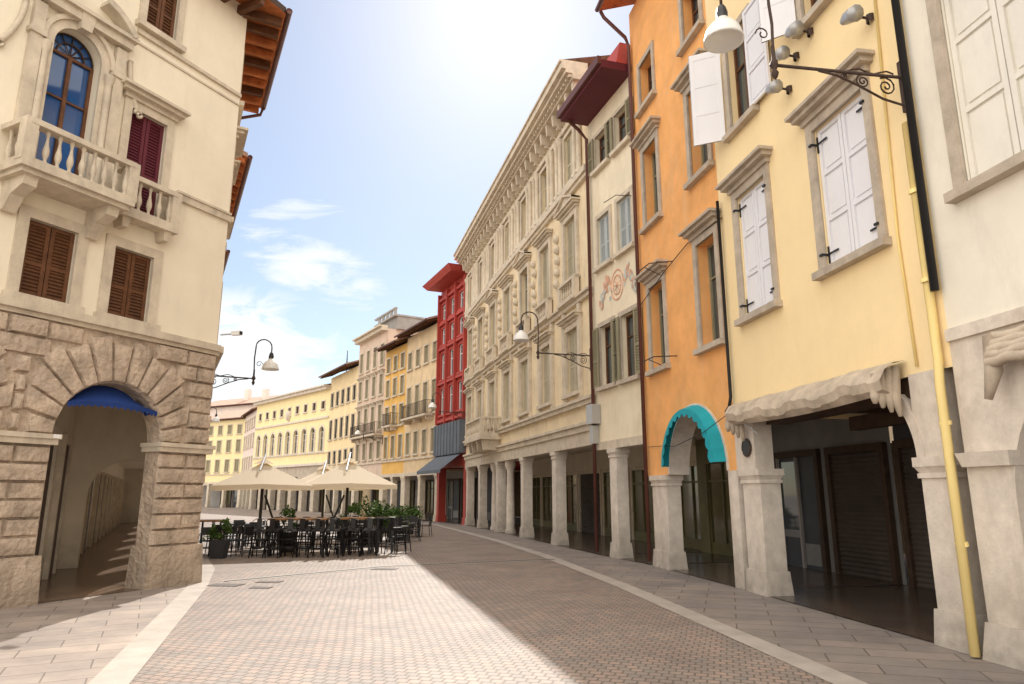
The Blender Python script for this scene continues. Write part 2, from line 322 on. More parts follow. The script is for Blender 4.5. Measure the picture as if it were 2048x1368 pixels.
def shops(b,s0,s1,D,zc,seq,w=2.4,fr='stone_pale',wallm='pl_inner',fm='wood_dark',gm='glass_warm',gp=.6):
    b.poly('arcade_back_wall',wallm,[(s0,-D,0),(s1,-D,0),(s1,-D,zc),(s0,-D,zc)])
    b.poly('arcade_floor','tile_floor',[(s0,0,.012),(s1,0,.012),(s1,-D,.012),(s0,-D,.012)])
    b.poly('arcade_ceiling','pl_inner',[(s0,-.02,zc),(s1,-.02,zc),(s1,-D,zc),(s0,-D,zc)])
    a=s0+.25; i=0
    while a+w<s1:
        t=seq[i%len(seq)]; i+=1; h=min(2.7,zc-.35); n=-D
        if fr: 
            b.box('shopfronts',fr,a-.14,a,n,n+.12,0,h); b.box('shopfronts',fr,a+w,a+w+.14,n,n+.12,0,h); b.box('shopfronts',fr,a-.14,a+w+.14,n,n+.13,h,h+.16)
        if t=='g':
            b.poly('shopfronts',gm,[(a,n+.03,.35),(a+w,n+.03,.35),(a+w,n+.03,h),(a,n+.03,h)]); b.box('shopfronts',fm,a,a+w,n,n+.07,0,.35)
            for f in (0,.33,.66,1): b.box('shopfronts',fm,a+(w-.06)*f,a+(w-.06)*f+.06,n,n+.08,.35,h)
            b.box('shopfronts',fm,a+.06,a+w-.06,n,n+.075,h-.55,h-.49)
        elif t=='r':
            z=0
            while z<h: b.mesh('shopfronts','shop_roller',[(a,n+.03,z),(a+w,n+.03,z),(a+w,n+.06,z+.05),(a,n+.06,z+.05),(a,n+.03,z+.1),(a+w,n+.03,z+.1)],[(0,1,2,3),(3,2,5,4)],False); z+=.1
        elif t=='d':
            b.box('shopfronts','shop_dark',a,a+w,n,n+.05,0,h); b.box('shopfronts','shop_grey',a+.1,a+w-1.0,n+.05,n+.07,.1,.6)
            for q in (w-.95,w-.1): b.box('shopfronts','concrete',a+q,a+q+.07,n+.05,n+.12,0,h)
            b.box('shopfronts','glass',a+w-.86,a+w-.1,n+.05,n+.06,.9,h-.1); b.box('shopfronts','shop_grey',a+w-.86,a+w-.1,n+.05,n+.065,.72,.9)
        else:
            b.box('shopfronts','wood_brown',a,a+w,n,n+.05,0,h)
            for q in (0.1,.55): 
                for zz in (.2,1.2): b.box('shopfronts','wood_brown',a+w*q,a+w*q+w*.35,n+.05,n+.08,zz,zz+.85)
        a+=w+gp
BAL=[(.045,0),(.045,.04),(.03,.06),(.035,.1),(.062,.2),(.06,.28),(.035,.4),(.026,.5),(.03,.56),(.045,.6),(.045,.66)]
def balustrade(b,s0,s1,n,z,h=.75,sp=.19,mt='stone_grey',piers=True,k='balcony'):
    b.box(k,mt,s0,s1,n-.09,n+.09,z,z+.07); b.box(k,mt,s0-.02,s1+.02,n-.11,n+.11,z+h-.1,z+h)
    m_=max(1,int((s1-s0)/sp)); 
    for i in range(m_): b.lathe(k,mt,s0+(i+.5)*(s1-s0)/m_,n,z+.07,BAL,8,(h-.17)/.66)
    if piers:
        for a in (s0,s1): b.box(k,mt,a-.1,a+.1,n-.1,n+.1,z,z+h-.001)
def balustrade_n(b,a,n0,n1,z,h=.75,mt='stone_grey',k='balcony'):
    b.box(k,mt,a-.09,a+.09,n0,n1,z,z+.07); b.box(k,mt,a-.11,a+.11,n0,n1,z+h-.1,z+h-.002)
    m_=max(1,int((n1-n0)/.19))
    for i in range(m_): b.lathe(k,mt,a,n0+(i+.5)*(n1-n0)/m_,z+.07,BAL,8,(h-.17)/.66)
def iron_balcony(b,s0,s1,z,pr=.7,h=.95,mt='iron'):
    b.box('balcony','stone_pale',s0,s1,-.02,pr,z-.14,z)
    for q in (0,.5,1): b.box('balcony','stone_pale',s0+.1+(s1-s0-.35)*q,s0+.25+(s1-s0-.35)*q,0,pr*.8,z-.4,z-.14,g=-.03)
    for n0,n1,a0,a1 in ((pr-.06,pr-.03,s0,s1),(0,pr-.03,s0,s0+.03),(0,pr-.03,s1-.03,s1)):
        b.box('balcony',mt,a0,a1,n0,n1,z+h-.03,z+h); b.box('balcony',mt,a0,a1,n0,n1,z+.06,z+.085)
    a=s0
    while a<s1: b.box('balcony',mt,a,a+.018,pr-.055,pr-.037,z,z+h-.03); a+=.13
    for e in (s0,s1-.02):
        q=0.1
        while q<pr: b.box('balcony',mt,e,e+.018,q,q+.018,z,z+h-.03); q+=.13

# ------------------------------------------------------------------ LEFT CORNER PALAZZO
C=Vector((-6.57,15.0)); DF=Vector((-.4472,-.8944)); DS=Vector((-.4472,.8944))
nF=Vector((.8944,-.4472)); nS=Vector((.8944,.4472))
b=Bld('corner_palazzo',C,C+DF)
frm='stone_pale'
def ajar(s0,s1,z0,z1,mt):
    win(b,s0,s1,z0,z1,.19,frm,None,'closed',mt,gap=.065)
ajar(3.3,4.15,5.12,6.5,'wood_brown'); ajar(1.75,2.58,5.12,6.5,'wood_brown'); ajar(5.1,5.95,5.12,6.5,'wood_brown')
win(b,1.8,2.6,7.2,9.45,.17,frm,'flat','closed','sh_purple',gap=.065)
win(b,3.32,4.22,7.2,9.95,.16,frm,None,None,glass='glass_blue',arch=True,depth=.25)
win(b,1.85,2.55,11.4,12.7,.16,frm,None,'closed','wood_brown')
win(b,3.4,4.15,12.1,13,.16,frm,None,'closed','wood_brown')
b.wall('walls','pl_cream',0,7,5.0,13.6,depth=.25)
for a in (2.9,4.44): b.box('trim',frm,a,a+.2,-.02,.12,7.15,10.5); b.box('trim',frm,a-.04,a+.24,-.02,.16,9.85,9.95)
for a in (3.12,4.32): b.lathe('trim',frm,a+.05,.1,7.2,[(.09,0),(.09,.1),(.07,.14),(.06,2.4),(.09,2.5),(.1,2.6)],10)
b.box('trim',frm,2.84,4.72,-.02,.2,10.55,10.72); b.box('trim',frm,2.78,4.78,-.02,.28,10.72,10.8)
b.band('trim',frm,3.77,9.95,.61,.7,-.02,.1)
b.band('trim',frm,3.77,10.15,1.05,1.18,-.02,.3,.62,1.3,10); b.band('trim',frm,3.77,10.15,1.05,1.18,-.02,.3,PI-1.3,PI-.62,10)
b.box('trim',frm,3.67,3.87,-.02,.2,10.4,10.8,gt=.04)
for q in (.25,.42): b.band('windows','wood_dark',3.77,9.95,q,q+.02,-.24,-.2)
for t in (.5,1.05,PI/2,PI-1.05,PI-.5): b.tube('windows','wood_dark',[(3.77,-.22,9.95),(3.77-.44*math.cos(t),-.22,9.95+.44*math.sin(t))],.012,4)
for sgn in (-1,1):
    b.tube('trim',frm,[(3.77+sgn*(1.0+.28*(t/12)**2),.05,10.4-1.0*t/12) for t in range(13)],.05,6)
    b.tube('trim',frm,[(3.77+sgn*1.3+.1*math.cos(q*.6)*(1-q/16),.06,9.35+.1*math.sin(q*.6)*(1-q/16)) for q in range(14)],.032,6)
for s0,s1,z0,z1,p in ((0,7,4.86,5.0,.16),(0,7,4.78,4.86,.08),(-.0,1.42,7.93,8.08,.07),(0,1.42,8.08,8.13,.1),(0,2.7,11.12,11.2,.06),(4.8,7,11.12,11.2,.06),(0,2.7,10.9,10.94,.03)):
    b.box('string_courses',frm,s0,s1,-.02,p,z0,z1)
b.box('balcony','stone_pale',2.80,4.80,-.02,.82,7.06,7.17); b.box('balcony','stone_pale',2.86,4.74,-.02,.74,6.98,7.06)
balustrade(b,2.87,4.71,.7,7.17,.76,mt='stone_pale'); balustrade_n(b,4.71,.05,.62,7.17,.76,'stone_pale'); balustrade_n(b,2.87,.3,.62,7.17,.76,'stone_pale')
for a in (2.98,4.42):
    b.mesh('balcony','stone_pale',[(a,-.02,6.98),(a+.22,-.02,6.98),(a+.22,.66,6.98),(a,.66,6.98),(a,-.02,6.45),(a+.22,-.02,6.45),(a+.22,.12,6.45),(a,.12,6.45),(a,.62,6.82),(a+.22,.62,6.82),(a,.3,6.7),(a+.22,.3,6.7)],
      [(3,2,9,8),(8,9,11,10),(10,11,6,7),(7,6,5,4),(0,3,8,10),(0,10,7,4),(1,2,9,11),(1,11,6,5)],False)
b.box('balcony','stone_pale',1.5,2.8,-.02,.36,7.05,7.17); balustrade(b,1.6,2.7,.26,7.17,.76,mt='stone_pale')
b.box('balcony','stone_pale',1.6,1.78,-.02,.3,6.85,7.05,g=-.03); b.box('balcony','stone_pale',2.5,2.68,-.02,.3,6.85,7.05,g=-.03)
arches=[(1.15,3.25,0,2.8,True),(4.55,6.65,0,2.8,True)]
FD=.38
b.wall('ground_floor_wall','stone_rust',0,7.0,0,4.8,depth=FD,back=True,holes=arches)
for a,c in [(0,1.15),(3.25,4.55),(6.65,7.0)]:
    b.box('ground_floor_wall','stone_rust',a-.05 if a>0 else a-.03,c+.05,-FD-.05,.12,0,.78,g=.03)
    b.box('ground_floor_wall','stone_pale',a-.05,c+.06,-FD-.06,.14,2.62,2.72); b.box('ground_floor_wall','stone_pale',a-.08,c+.08,-FD-.08,.18,2.72,2.8)
    z=.8
    for i in range(6):
        h=.30; cut=[a,c] if i%2==0 or c-a<.6 else [a,a+(c-a)*.45,c]
        for u,v in zip(cut,cut[1:]): b.block('rustication','stone_rust',[(u+.012,z+.012),(v-.012,z+.012),(v-.012,z+h-.012),(u+.012,z+h-.012)],.08)
        z+=h
R=1.95
def r1(t): return min(R,1.62/max(abs(math.cos(t)),1e-3))
for H in arches:
    cs=(H[0]+H[1])/2; nv=13; ri=1.055
    for i in range(nv):
        t0=PI*i/nv+.01; t1=PI*(i+1)/nv-.01; ex=0.0 if i%2 else -.12
        q=[(cs-ri*math.cos(t0),2.8+ri*math.sin(t0)),(cs-(r1(t0)+ex)*math.cos(t0),2.8+(r1(t0)+ex)*math.sin(t0)),(cs-(r1(t1)+ex)*math.cos(t1),2.8+(r1(t1)+ex)*math.sin(t1)),(cs-ri*math.cos(t1),2.8+ri*math.sin(t1))]
        b.block('rustication','stone_rust',q,.09 if i!=6 else .13)
z=2.82; i=0
while z<4.7:
    h=.325; zm=z+h/2-2.8
    hw=min(math.sqrt(max(R*R-zm*zm,0)),1.62) if zm<R else 0
    iv=[]; cur=0
    for H in arches:
        cs=(H[0]+H[1])/2; iv.append((cur,cs-hw)); cur=cs+hw
    iv.append((cur,7.0))
    for a,c in iv:
        if c-a<.12: continue
        n=max(1,round((c-a)/.62)); 
        for j in range(n):
            u=a+(c-a)*j/n; v=a+(c-a)*(j+1)/n
            b.block('rustication','stone_rust',[(u+.01,z+.01),(v-.01,z+.01),(v-.01,min(z+h,4.77)-.01),(u+.01,min(z+h,4.77)-.01)],.08)
    z+=h; i+=1
for i in range(16):
    t0=PI*(.17+.66*i/16); t1=PI*(.17+.66*(i+1)/16)
    def pt(t): return (2.2-1.03*math.cos(t),-.3,2.8+1.03*math.sin(t)) 
    p0,p1=pt(t0),pt(t1); q0=(p0[0],.06,3.32+.16*math.sin(t0)); q1=(p1[0],.06,3.32+.16*math.sin(t1))
    b.poly('awning','cloth_blue',[p0,p1,q1,q0],True); mq=((q0[0]+q1[0])/2,.06,q0[2]-.12)
    b.poly('awning','cloth_blue',[q0,q1,(q1[0],.06,q1[2]-.07),mq,(q0[0],.06,q0[2]-.07)])
b.box('number_plate','lamp_white',3.2,3.32,.181,.188,2.735,2.795)
SL=4.4
b.setf(C,C+DS,True)
for a in (.8,2.7):
    win(b,a,a+.85,5.12,6.5,.18,frm,None,'closed','wood_brown'); win(b,a,a+.85,8.3,10.2,.18,frm,'flat','closed','wood_brown'); win(b,a,a+.85,11.4,12.7,.16,frm,None,'closed','wood_brown')
b.wall('walls','pl_cream',0,SL,5.0,13.6)
b.wall('ground_floor_wall','stone_rust',0,SL,0,4.8,depth=.4,back=True,holes=[(1.0,3.5,0,2.4,True)])
b.box('string_courses',frm,0,SL,-.02,.16,4.862,5.002); b.box('string_courses',frm,0,SL,-.02,.08,4.782,4.86); b.box('string_courses',frm,0,SL,-.02,.07,7.93,8.08)
D=2.88
b.poly('passage_floor','tile_hall',[(-2.6,-3.4,.012),(-.1,-.05,.012),(36,-.05,.012),(36,-3.4,.012)])
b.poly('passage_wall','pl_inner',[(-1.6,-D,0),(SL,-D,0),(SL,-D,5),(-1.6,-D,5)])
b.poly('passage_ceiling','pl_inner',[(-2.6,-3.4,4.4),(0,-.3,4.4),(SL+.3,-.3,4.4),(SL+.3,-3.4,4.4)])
for a in (-.7,1.9):
    b.box('passage_doors','stone_pale',a,a+.15,-D,-D+.1,0,2.9); b.box('passage_doors','stone_pale',a+1.25,a+1.4,-D,-D+.1,0,2.9); b.box('passage_doors','stone_pale',a,a+1.4,-D,-D+.11,2.9,3.1); b.box('passage_doors','wood_dark',a+.15,a+1.25,-D,-D+.04,0,2.9)
b.poly('passage_wall','pl_inner',[(34,-.3,0),(34,-3.2,0),(34,-3.2,4),(34,-.3,4)])  # end wall added to stop light leaking in from the far end
def wpoly(b,k,mt,pts):
    V,F,Mt,Sm=b.part(k); i=len(V); V.extend(pts); F.append(tuple(range(i,i+len(pts)))); Mt.append(mt); Sm.append(False)
PR=.85; cor=C+Vector((1,0))*(PR/.8944)
def W(v,z): return (v.x,v.y,z)
eF=C+DF*7.3+nF*PR; eS=C+DS*SL+nS*PR
wpoly(b,'roof','wood_eave',[W(cor,13.45),W(eS,13.45),W(C+DS*SL-nS*.3,13.6),W(C-Vector((.4,0)),13.6)])
wpoly(b,'roof','wood_eave',[W(cor,13.45),W(eF,13.45),W(C+DF*7.3-nF*.3,13.6),W(C-Vector((.4,0)),13.6)])
wpoly(b,'roof','tile_roof',[W(cor,13.62),W(eS,13.62),W(C+DS*SL-nS*6,15.6),W(C-Vector((6,0)),15.6)])
wpoly(b,'roof','tile_roof',[W(cor,13.62),W(eF,13.62),W(C+DF*7.3-nF*6,15.6),W(C-Vector((6,0)),15.6)])
wpoly(b,'roof','wood_dark',[W(cor,13.45),W(eS,13.45),W(eS,13.62),W(cor,13.62)]); wpoly(b,'roof','wood_dark',[W(cor,13.45),W(eF,13.45),W(eF,13.62),W(cor,13.62)])
a=-.2
while a<SL-.1:
    b.box('rafters','wood_eave' if int(a*2)%3 else 'wood_brown',a,a+.12,-.1,PR-.06,13.25,13.45); a+=.5
b.tube('gutter','pipe_brown',[(-.5,PR+.07,13.5),(SL+.05,PR+.07,13.5)],.08)
b.tube('gutter','pipe_brown',[(SL-.05,PR+.07,13.45),(SL-.05,PR,13.2),(SL-.05,.2,12.9),(SL-.05,.12,12.6),(SL-.05,.12,5)],.05)
b.poly('walls','pl_cream',[(SL,-.02,4.8),(SL,-8,4.8),(SL,-8,14),(SL,-.02,14)])
b.setf(C+DS*(SL-.1)-nS*.4,C+DS*(SL-.1)-nS*2.88)
b.wall('passage_wall','pl_inner',0,2.48,0,4.4,depth=.3,back=True,holes=[(.25,2.05,0,1.75,True)])
b.setf(C,C+DF)
a=.2
while a<7.2: b.box('rafters','wood_brown',a,a+.12,-.1,PR-.06,13.25,13.45); a+=.5
b.poly('walls','pl_cream',[(7,0,0),(7,-6,0),(7,-6,13.6),(7,0,13.6)])
b.poly('passage_wall','pl_inner',[(3.62,-FD,0),(3.62,-1.9,0),(3.62,-1.9,4.4),(3.62,-FD,4.4)])
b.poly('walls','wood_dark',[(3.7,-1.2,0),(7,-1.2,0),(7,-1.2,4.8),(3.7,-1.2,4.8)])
b.finish()
b=Bld('security_camera',C,C+DF); b.tube('body','metal_grey',[(.0,.1,5.25),(-.05,.35,5.25)],.02,6); b.setf(C+Vector((.33,.0)),C+Vector((1.3,-.3)))
b.box('body','lamp_white',0,.22,-.05,.05,5.24,5.33); b.box('body','black_metal',.22,.24,-.04,.04,5.25,5.32); b.finish(True)
def left_house(name,t0,t1,top,mt,smt,pr):
    p0=C+DS*t0; p1=C+DS*t1; b=Bld(name,p0,p1,True); L_=b.L
    n=int(L_//2.6); 
    for i in range(n):
        a=(i+.5)*L_/n-.45
        for z0,z1 in ((5.2,7),(8.0,9.7),(10.3,11.4)):
            if z1<top-.4: win(b,a,a+.9,z0,z1,.14,'stone_pale','flat' if z0<8 else None,'closed',smt,gap=.12)
    b.wall('walls',mt,0,L_,4.0,top)
    hs=[(i*L_/2+.5,(i+1)*L_/2-.5) for i in range(2)]
    hs=[(h[0],h[1],0,3.9-(h[1]-h[0])/2-.1,True) for h in hs]
    b.wall('arcade','stone_pale',0,L_,0,4.0,depth=.6,back=True,holes=hs)
    b.box('trim','stone_pale',0,L_,-.02,.1,4.0,4.15); b.box('trim','stone_pale',0,L_,-.02,.12,7.6,7.75)
    body(b,0,L_,3.6,top,8,mt,ceil=False)
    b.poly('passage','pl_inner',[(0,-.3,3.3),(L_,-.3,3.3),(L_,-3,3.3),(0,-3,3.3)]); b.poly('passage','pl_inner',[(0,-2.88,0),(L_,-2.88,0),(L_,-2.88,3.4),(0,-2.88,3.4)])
    a=.4
    while a<L_-1.2:
        b.box('shopfronts','wood_dark',a,a+1.6,-2.88,-2.8,0,2.5); b.box('shopfronts','stone_pale',a-.15,a,-2.88,-2.74,0,2.6); a+=2.2
    roof(b,0,L_,top,pr,8,raft=.6)
    b.finish()
left_house('arcaded_house',SL+.01,12,11.75,'pl_pink','wood_dark',.6)
left_house('arcaded_house',12.01,21,11.2,'pl_gold','sh_olive',.65)
left_house('arcaded_house',21.01,34,12.0,'pl_white','wood_brown',.6)

# ------------------------------------------------------------------ RIGHT ROW
Y0=Vector((5.29,8.46)); Y1=Vector((4.46,13.9)); dY=(Y1-Y0).normalized()
b=Bld('cream_house',Y0-dY*.25,Y0-dY*9); b.setf(Y0-dY*9,Y0-dY*.25)
E=8.75
for c0 in (E-2.0,E-4.9,E-7.8):
    win(b,c0-.0,c0+1.4,5.35,8.2,.16,'stone_grey',None,'closed','sh_oldwhite',style='panel'); win(b,c0,c0+1.4,9.6,11.6,.16,'stone_grey',None,'closed','sh_oldwhite',style='panel')
b.wall('walls','pl_white',0,E,3.6,15.5,depth=.2)
b.wall('arcade','stone_white',0,E,0,3.6,depth=.5,back=True,holes=[(E-3.6,E-.62,0,1.75,True),(E-7.4,E-4.4,0,1.75,True)])
b.box('arcade','stone_white',E-.63,E-.02,-.55,.06,0,.4,g=.05); b.box('arcade','stone_white',E-.68,E-.02,-.56,.08,2.1,2.26,gt=.04)
b.box('arcade','stone_white',E-4.42,E-3.58,-.55,.06,0,.4,g=.05); b.box('arcade','stone_white',E-4.45,E-3.55,-.56,.08,2.1,2.26)
b.box('arcade','stone_white',0,E,-.02,.05,3.6,3.75)
body(b,0,E,3.6,15.5,9,'pl_white',ceil=False); shops(b,0,E,3.6,3.7,'gd'); roof(b,0,E,15.5,.8,9)
for i in range(5):
    b.tube('awning','cloth_old',[(E-.75-.15*q,.1+.035*i+.02*math.sin(q*2+i),3.5-.07*i-.03*abs(math.sin(q*1.1+i))) for q in range(18)],.06,6)
b.tube('awning','cloth_old',[(E-.72,.12,3.5),(E-.78,.2,3.1),(E-.7,.24,2.8)],[.08,.09,.04],7)
b.finish()
b=Bld('yellow_house',Y0,Y1); yl=5.5
b.setf(Y0-dY*.25,Y1); yo=.25
def yw(s0,s1,z0,z1,**k): win(b,s0+yo,s1+yo,z0,z1,**k)
yw(3.55,4.7,5.15,7.65,fw=.16,frm='stone_grey',hood='flat',sh='closed',smt='sh_white',style='panel')
yw(.7,1.98,5.25,7.65,fw=.16,frm='stone_grey',hood='flat',sh='closed',smt='sh_white',style='panel')
yw(3.75,4.65,9.1,11.2,fw=.16,frm='stone_grey',hood=None,sh=None)
yw(.95,1.9,9.6,11.7,fw=.16,frm='stone_grey',hood=None,sh=None)
yw(3.75,4.65,12.7,14.2,fw=.16,frm='stone_grey'); yw(.95,1.9,12.7,14.2,fw=.16,frm='stone_grey')
for s0,s1,z0,z1 in ((3.55,4.7,5.15,7.65),(.7,1.98,5.25,7.65)):
    for zz in (z0+.25,z1-.25):
        for a,sg in ((s0,1),(s1,-1)):
            b.box('hinges','pipe_black',*(sorted((a+yo,a+yo+sg*.26))),-.052,-.04,zz,zz+.03); b.box('hinges','pipe_black',*(sorted((a+yo+sg*.0,a+yo+sg*.03))),-.052,-.035,zz-.14,zz+.14); b.box('hinges','pipe_black',*(sorted((a+yo-sg*.06,a+yo+sg*.02))),-.05,.08,zz-.015,zz+.02)
def hang(bb,a,n0,n1,z0,z1,mt,ds=0):
    T=.045
    def bx(u0,u1,za,zb,th=T,o=0):
        v=[]
        for zz in (za,zb):
            for u,e in ((u0,-th/2),(u1,-th/2),(u1,th/2),(u0,th/2)): v.append((a+ds*u+e+o,n0+(n1-n0)*u,zz))
        bb.mesh('shutters',mt,v,[(0,1,2,3),(4,5,6,7),(0,1,5,4),(1,2,6,5),(2,3,7,6),(3,0,4,7)],False)
    bx(0,1,z0,z1,.025)
    bx(0,.12,z0,z1);bx(.88,1,z0,z1)
    for f in (0,.31,.62,.93): bx(.12,.88,z0+(z1-z0)*f,z0+(z1-z0)*f+.1,.043)
hang(b,4.85+yo,.08,.62,9.05,11.2,'sh_white',.35); leaf(b,'sh_white',2.95+yo,3.7+yo,.08,9.1,11.2,'panel')
hang(b,2.05+yo,.08,.5,9.6,11.7,'sh_white',.4); leaf(b,'sh_white',.1+yo,.9+yo,.08,9.6,11.7,'panel')
b.wall('walls','pl_yellow',0,yl+yo,3.3,15.6,depth=.2)
body(b,0,yl+yo,3.3,15.6,9,'pl_yellow',ceil=False); shops(b,0,yl+yo,3.5,3.4,'ddr',w=1.55,fr='wood_dark',wallm='shop_dark',gp=.3)
roof(b,0,yl+yo,15.6,.8,9,raft=.6)
b.box('lintel','wood_dark',.8,4.6,-.42,-.06,3.04,3.3); b.box('lintel','wood_dark',.8,4.55,-1.9,-1.7,2.95,3.2); 
for a in (1.2,2.3,3.4): b.box('lintel','wood_dark',a,a+.14,-3.4,-.42,3.15,3.36)
b.box('door_posts','wood_brown',2.0,2.16,-2.4,-2.2,0,3.3); b.box('door_posts','wood_dark',3.0,3.16,-3.2,-3.0,0,3.3)
pier(b,yo,yo+.5,2.25,.5); b.box('pillars','stone_white',yo-.05,yo+.5,-.45,.012,2.25,3.32); b.band('pillars','stone_white',yo+1.6,2.25,1.1,1.24,-.45,.03,0,.75,8)
pier(b,4.62+yo,5.3+yo,2.25,.4); b.box('pillars','stone_white',4.72+yo,yl+yo-.02,-.36,.012,2.25,3.32)
v=[(4.98+yo+.16*math.cos(2*PI*i/20),.05,2.66+.16*math.sin(2*PI*i/20)) for i in range(20)]; b.poly('vent','pipe_black',v)
b.tube('vent','iron',[(4.98+yo+.16*math.cos(2*PI*i/20),.04,2.66+.16*math.sin(2*PI*i/20)) for i in range(21)],.02,6)
nseg=60
def pr_(a):
    w=.03*math.sin(a*5)+.012*math.sin(a*13)+.006*math.sin(a*31); sg=.06*math.sin((a-.8)/4.2*PI)
    return [(a,.03,3.52),(a,.2,3.5+w*.3),(a,.34,3.42+w-sg),(a,.43,3.28+w*1.3-sg),(a,.40,3.15+w-sg),(a,.3,3.08-sg)]
for i in range(nseg):
    a0=.5+4.5*i/nseg+yo; a1=.5+4.5*(i+1)/nseg+yo
    A,B_=pr_(a0),pr_(a1)
    for j in range(5): b.poly('awning','cloth_old',[A[j],B_[j],B_[j+1],A[j+1]],False)
for e in (.6+yo,4.9+yo):
    for q in range(4): b.tube('awning','cloth_old',[(e+.05*q,.1+.07*q,3.45-.03*q),(e+.03*q,.16+.07*q,3.05),(e-.04+.05*q,.14+.08*q,2.78+.06*q)],[.06,.075,.025],6)
b.tube('awning','metal_grey',[(.7+yo,.05,3.1),(1.1+yo,.4,3.2)],.015,6); b.tube('awning','metal_grey',[(4.5+yo,.05,2.9),(4.5+yo,.4,3.15)],.015,6)
b.tube('downpipe','pipe_black',[(.0,.1,15.4),(.0,.1,4.25)],.05); b.tube('downpipe','pipe_yellow',[(.12,.08,6.6),(.12,.08,3.4),(.1,.12,3.1),(.1,.13,0.02)],.055)
for z in (1.2,2.6,4.4,5.6): b.tube('downpipe','pipe_yellow',[(.11,.1,z),(.11,.11,z+.05)],.07)
b.tube('downpipe','pipe_black',[(yl+yo-.12,.09,7.9),(yl+yo-.12,.09,3.7),(yl+yo-.05,.1,3.5),(yl+yo+.1,.1,3.42)],.035)
b.tube('downpipe','pipe_yellow',[(yo+.2,.03,8.9),(yo+.35,.03,5.2),(yo+.3,.03,3.4)],.018,6)
b.finish()
for a,z in ((2.2,9.2),(1.75,9.35),(2.5,8.75),(.35,8.55)):
    b=Bld('floodlight',Y0,Y1)
    b.tube('arm','iron',[(a,.0,z),(a,.25,z+.02)],.02,6); b.lathe('arm','iron',a,.02,z-.06,[(.06,0),(.06,.12)],8)
    b.tube('housing','metal_grey',[(a+.2,.32,z+.06),(a+.1,.32,z+.05),(a-.05,.33,z+.0),(a-.12,.33,z-.03)],[.05,.09,.11,.12],10); b.finish(True)
# orange house
b=Bld('orange_house',Y1,(3.6,18.6)); L_=b.L
for (a,c) in [(.25,1.15),(3.15,4.1)]:
    win(b,a,c,4.95,7.35 if a<1 else 7.2,.17,'stone_grey','flat',None,wood='sh_olive',depth=.3); win(b,a,c,8.95,11.2,.17,'stone_grey','flat' ,None,depth=.3,wood='sh_olive'); win(b,a,c,12.5,13.9,.15,'stone_grey',None,None,depth=.3)
b.wall('walls','pl_orange',0,L_,3.82,16.2,depth=.3)
b.wall('arcade','pl_orange',0,L_,2.25,3.82,depth=.5,back=True,holes=[(.4,3.3,2.0,2.26,True)],rev='stone_white')
pier(b,3.55,4.5,2.25,.36); b.box('pillars','stone_white',-.02,.36,-.4,.01,0,2.25)
b.band('pillars','stone_white',1.85,2.26,1.452,1.55,-.45,.015)
body(b,0,L_,3.8,16.2,9,'pl_orange',ceil=False); shops(b,0,L_,3.5,3.9,'rd',w=1.7,fr='wood_dark',wallm='shop_grey')
roof(b,0,L_,16.2,.95,9,sof='wood_eave')
N=14; sc,zc=1.85,2.3
for i in range(N):
    t0=PI*(.03+.94*i/N); t1=PI*(.03+.94*(i+1)/N)
    f=lambda r,t,n:(sc-r*math.cos(t),n,zc+r*math.sin(t))
    b.poly('awning','cloth_turq',[f(1.47,t0,.02),f(1.47,t1,.02),f(1.38,t1,.26),f(1.38,t0,.26)],True)
    tt=[t0+(t1-t0)*q/6 for q in range(7)]
    b.poly('awning','cloth_turq',[f(1.38,t,.26) for t in tt]+[f(1.27-.08*math.sin(PI*(1-q/6)),tt[6-q],.275) for q in range(7)])
for z,(a) in ((7.45,2.5),(5.05,2.5)):
    b.tube('iron_bars','iron',[(a,.02,z),(a+.3,.5,z+.02),(a+.9,.55,z)],.015,5); b.tube('iron_bars','iron',[(a+.7,.02,z-.15),(a+.6,.5,z)],.012,5)
b.tube('downpipe','pipe_brown',[(L_-.12,.95,16.1),(L_-.12,.85,15.9),(L_-.12,.2,15.3),(L_-.12,.1,15.0),(L_-.12,.1,.1)],.055)
b.tube('cable','pipe_black',[(-.4,.05,3.5),(.8,.3,3.05),(2.2,.35,2.85),(3.4,.1,2.95),(4.6,.04,3.0)],.008,5)
b.tube('cable','pipe_black',[(-.2,.05,7.5),(1.5,.06,7.55),(3,.06,7.3),(4.7,.05,6.9)],.012,5)
b.finish()
# frescoed narrow house
b=Bld('frescoed_house',(3.6,18.6),(2.64,21.6)); L_=b.L
for a,c in ((.3,1.2),(1.75,2.65)):
    win(b,a,c,12.2,13.4,.12,'stone_pale',None,'open','sh_olive'); win(b,a,c,8.85,10.5,.14,'stone_pale',None,'closed','sh_blue'); 
    win(b,a,c,5.0,6.9,.14,'stone_grey',None,'open','sh_olive')
b.wall('walls','pl_fresco',0,L_,3.3,14.2); b.box('lintel','stone_pale',0,L_,-.5,.03,3.1,3.34)
body(b,0,L_,3.3,14.2,9,'pl_fresco',ceil=False); shops(b,0,L_,3.5,3.5,'g',w=2.2,fm='shop_green',fr='shop_green',wallm='shop_green')
pier(b,1.85,2.3,3.1,.36)
b.box('eave','sh_purple',-.02,L_+.1,-.1,1.0,14.2,14.45); b.box('eave','pipe_brown',-.02,L_+.12,1.0,1.12,14.3,14.55)
b.box('roof','red_clad',-.02,L_,-3,.5,14.46,15.4,gt=-.3)
for sg in (-1,1):     # painted garlands and putti either side of a wreath
    for q in range(34):
        t=q/34; a=1.4+sg*(.45+.75*t); z=7.9+.28*math.sin(t*5)+random.gauss(0,.12); r=random.uniform(.04,.12)
        b.poly('fresco',random.choice(['fresco_red','fresco_red','fresco_blue']),[(a+r*random.uniform(.6,1.2)*math.cos(2*PI*j/9),.006+.001*q,z+r*random.uniform(.6,1.3)*math.sin(2*PI*j/9)) for j in range(9)])
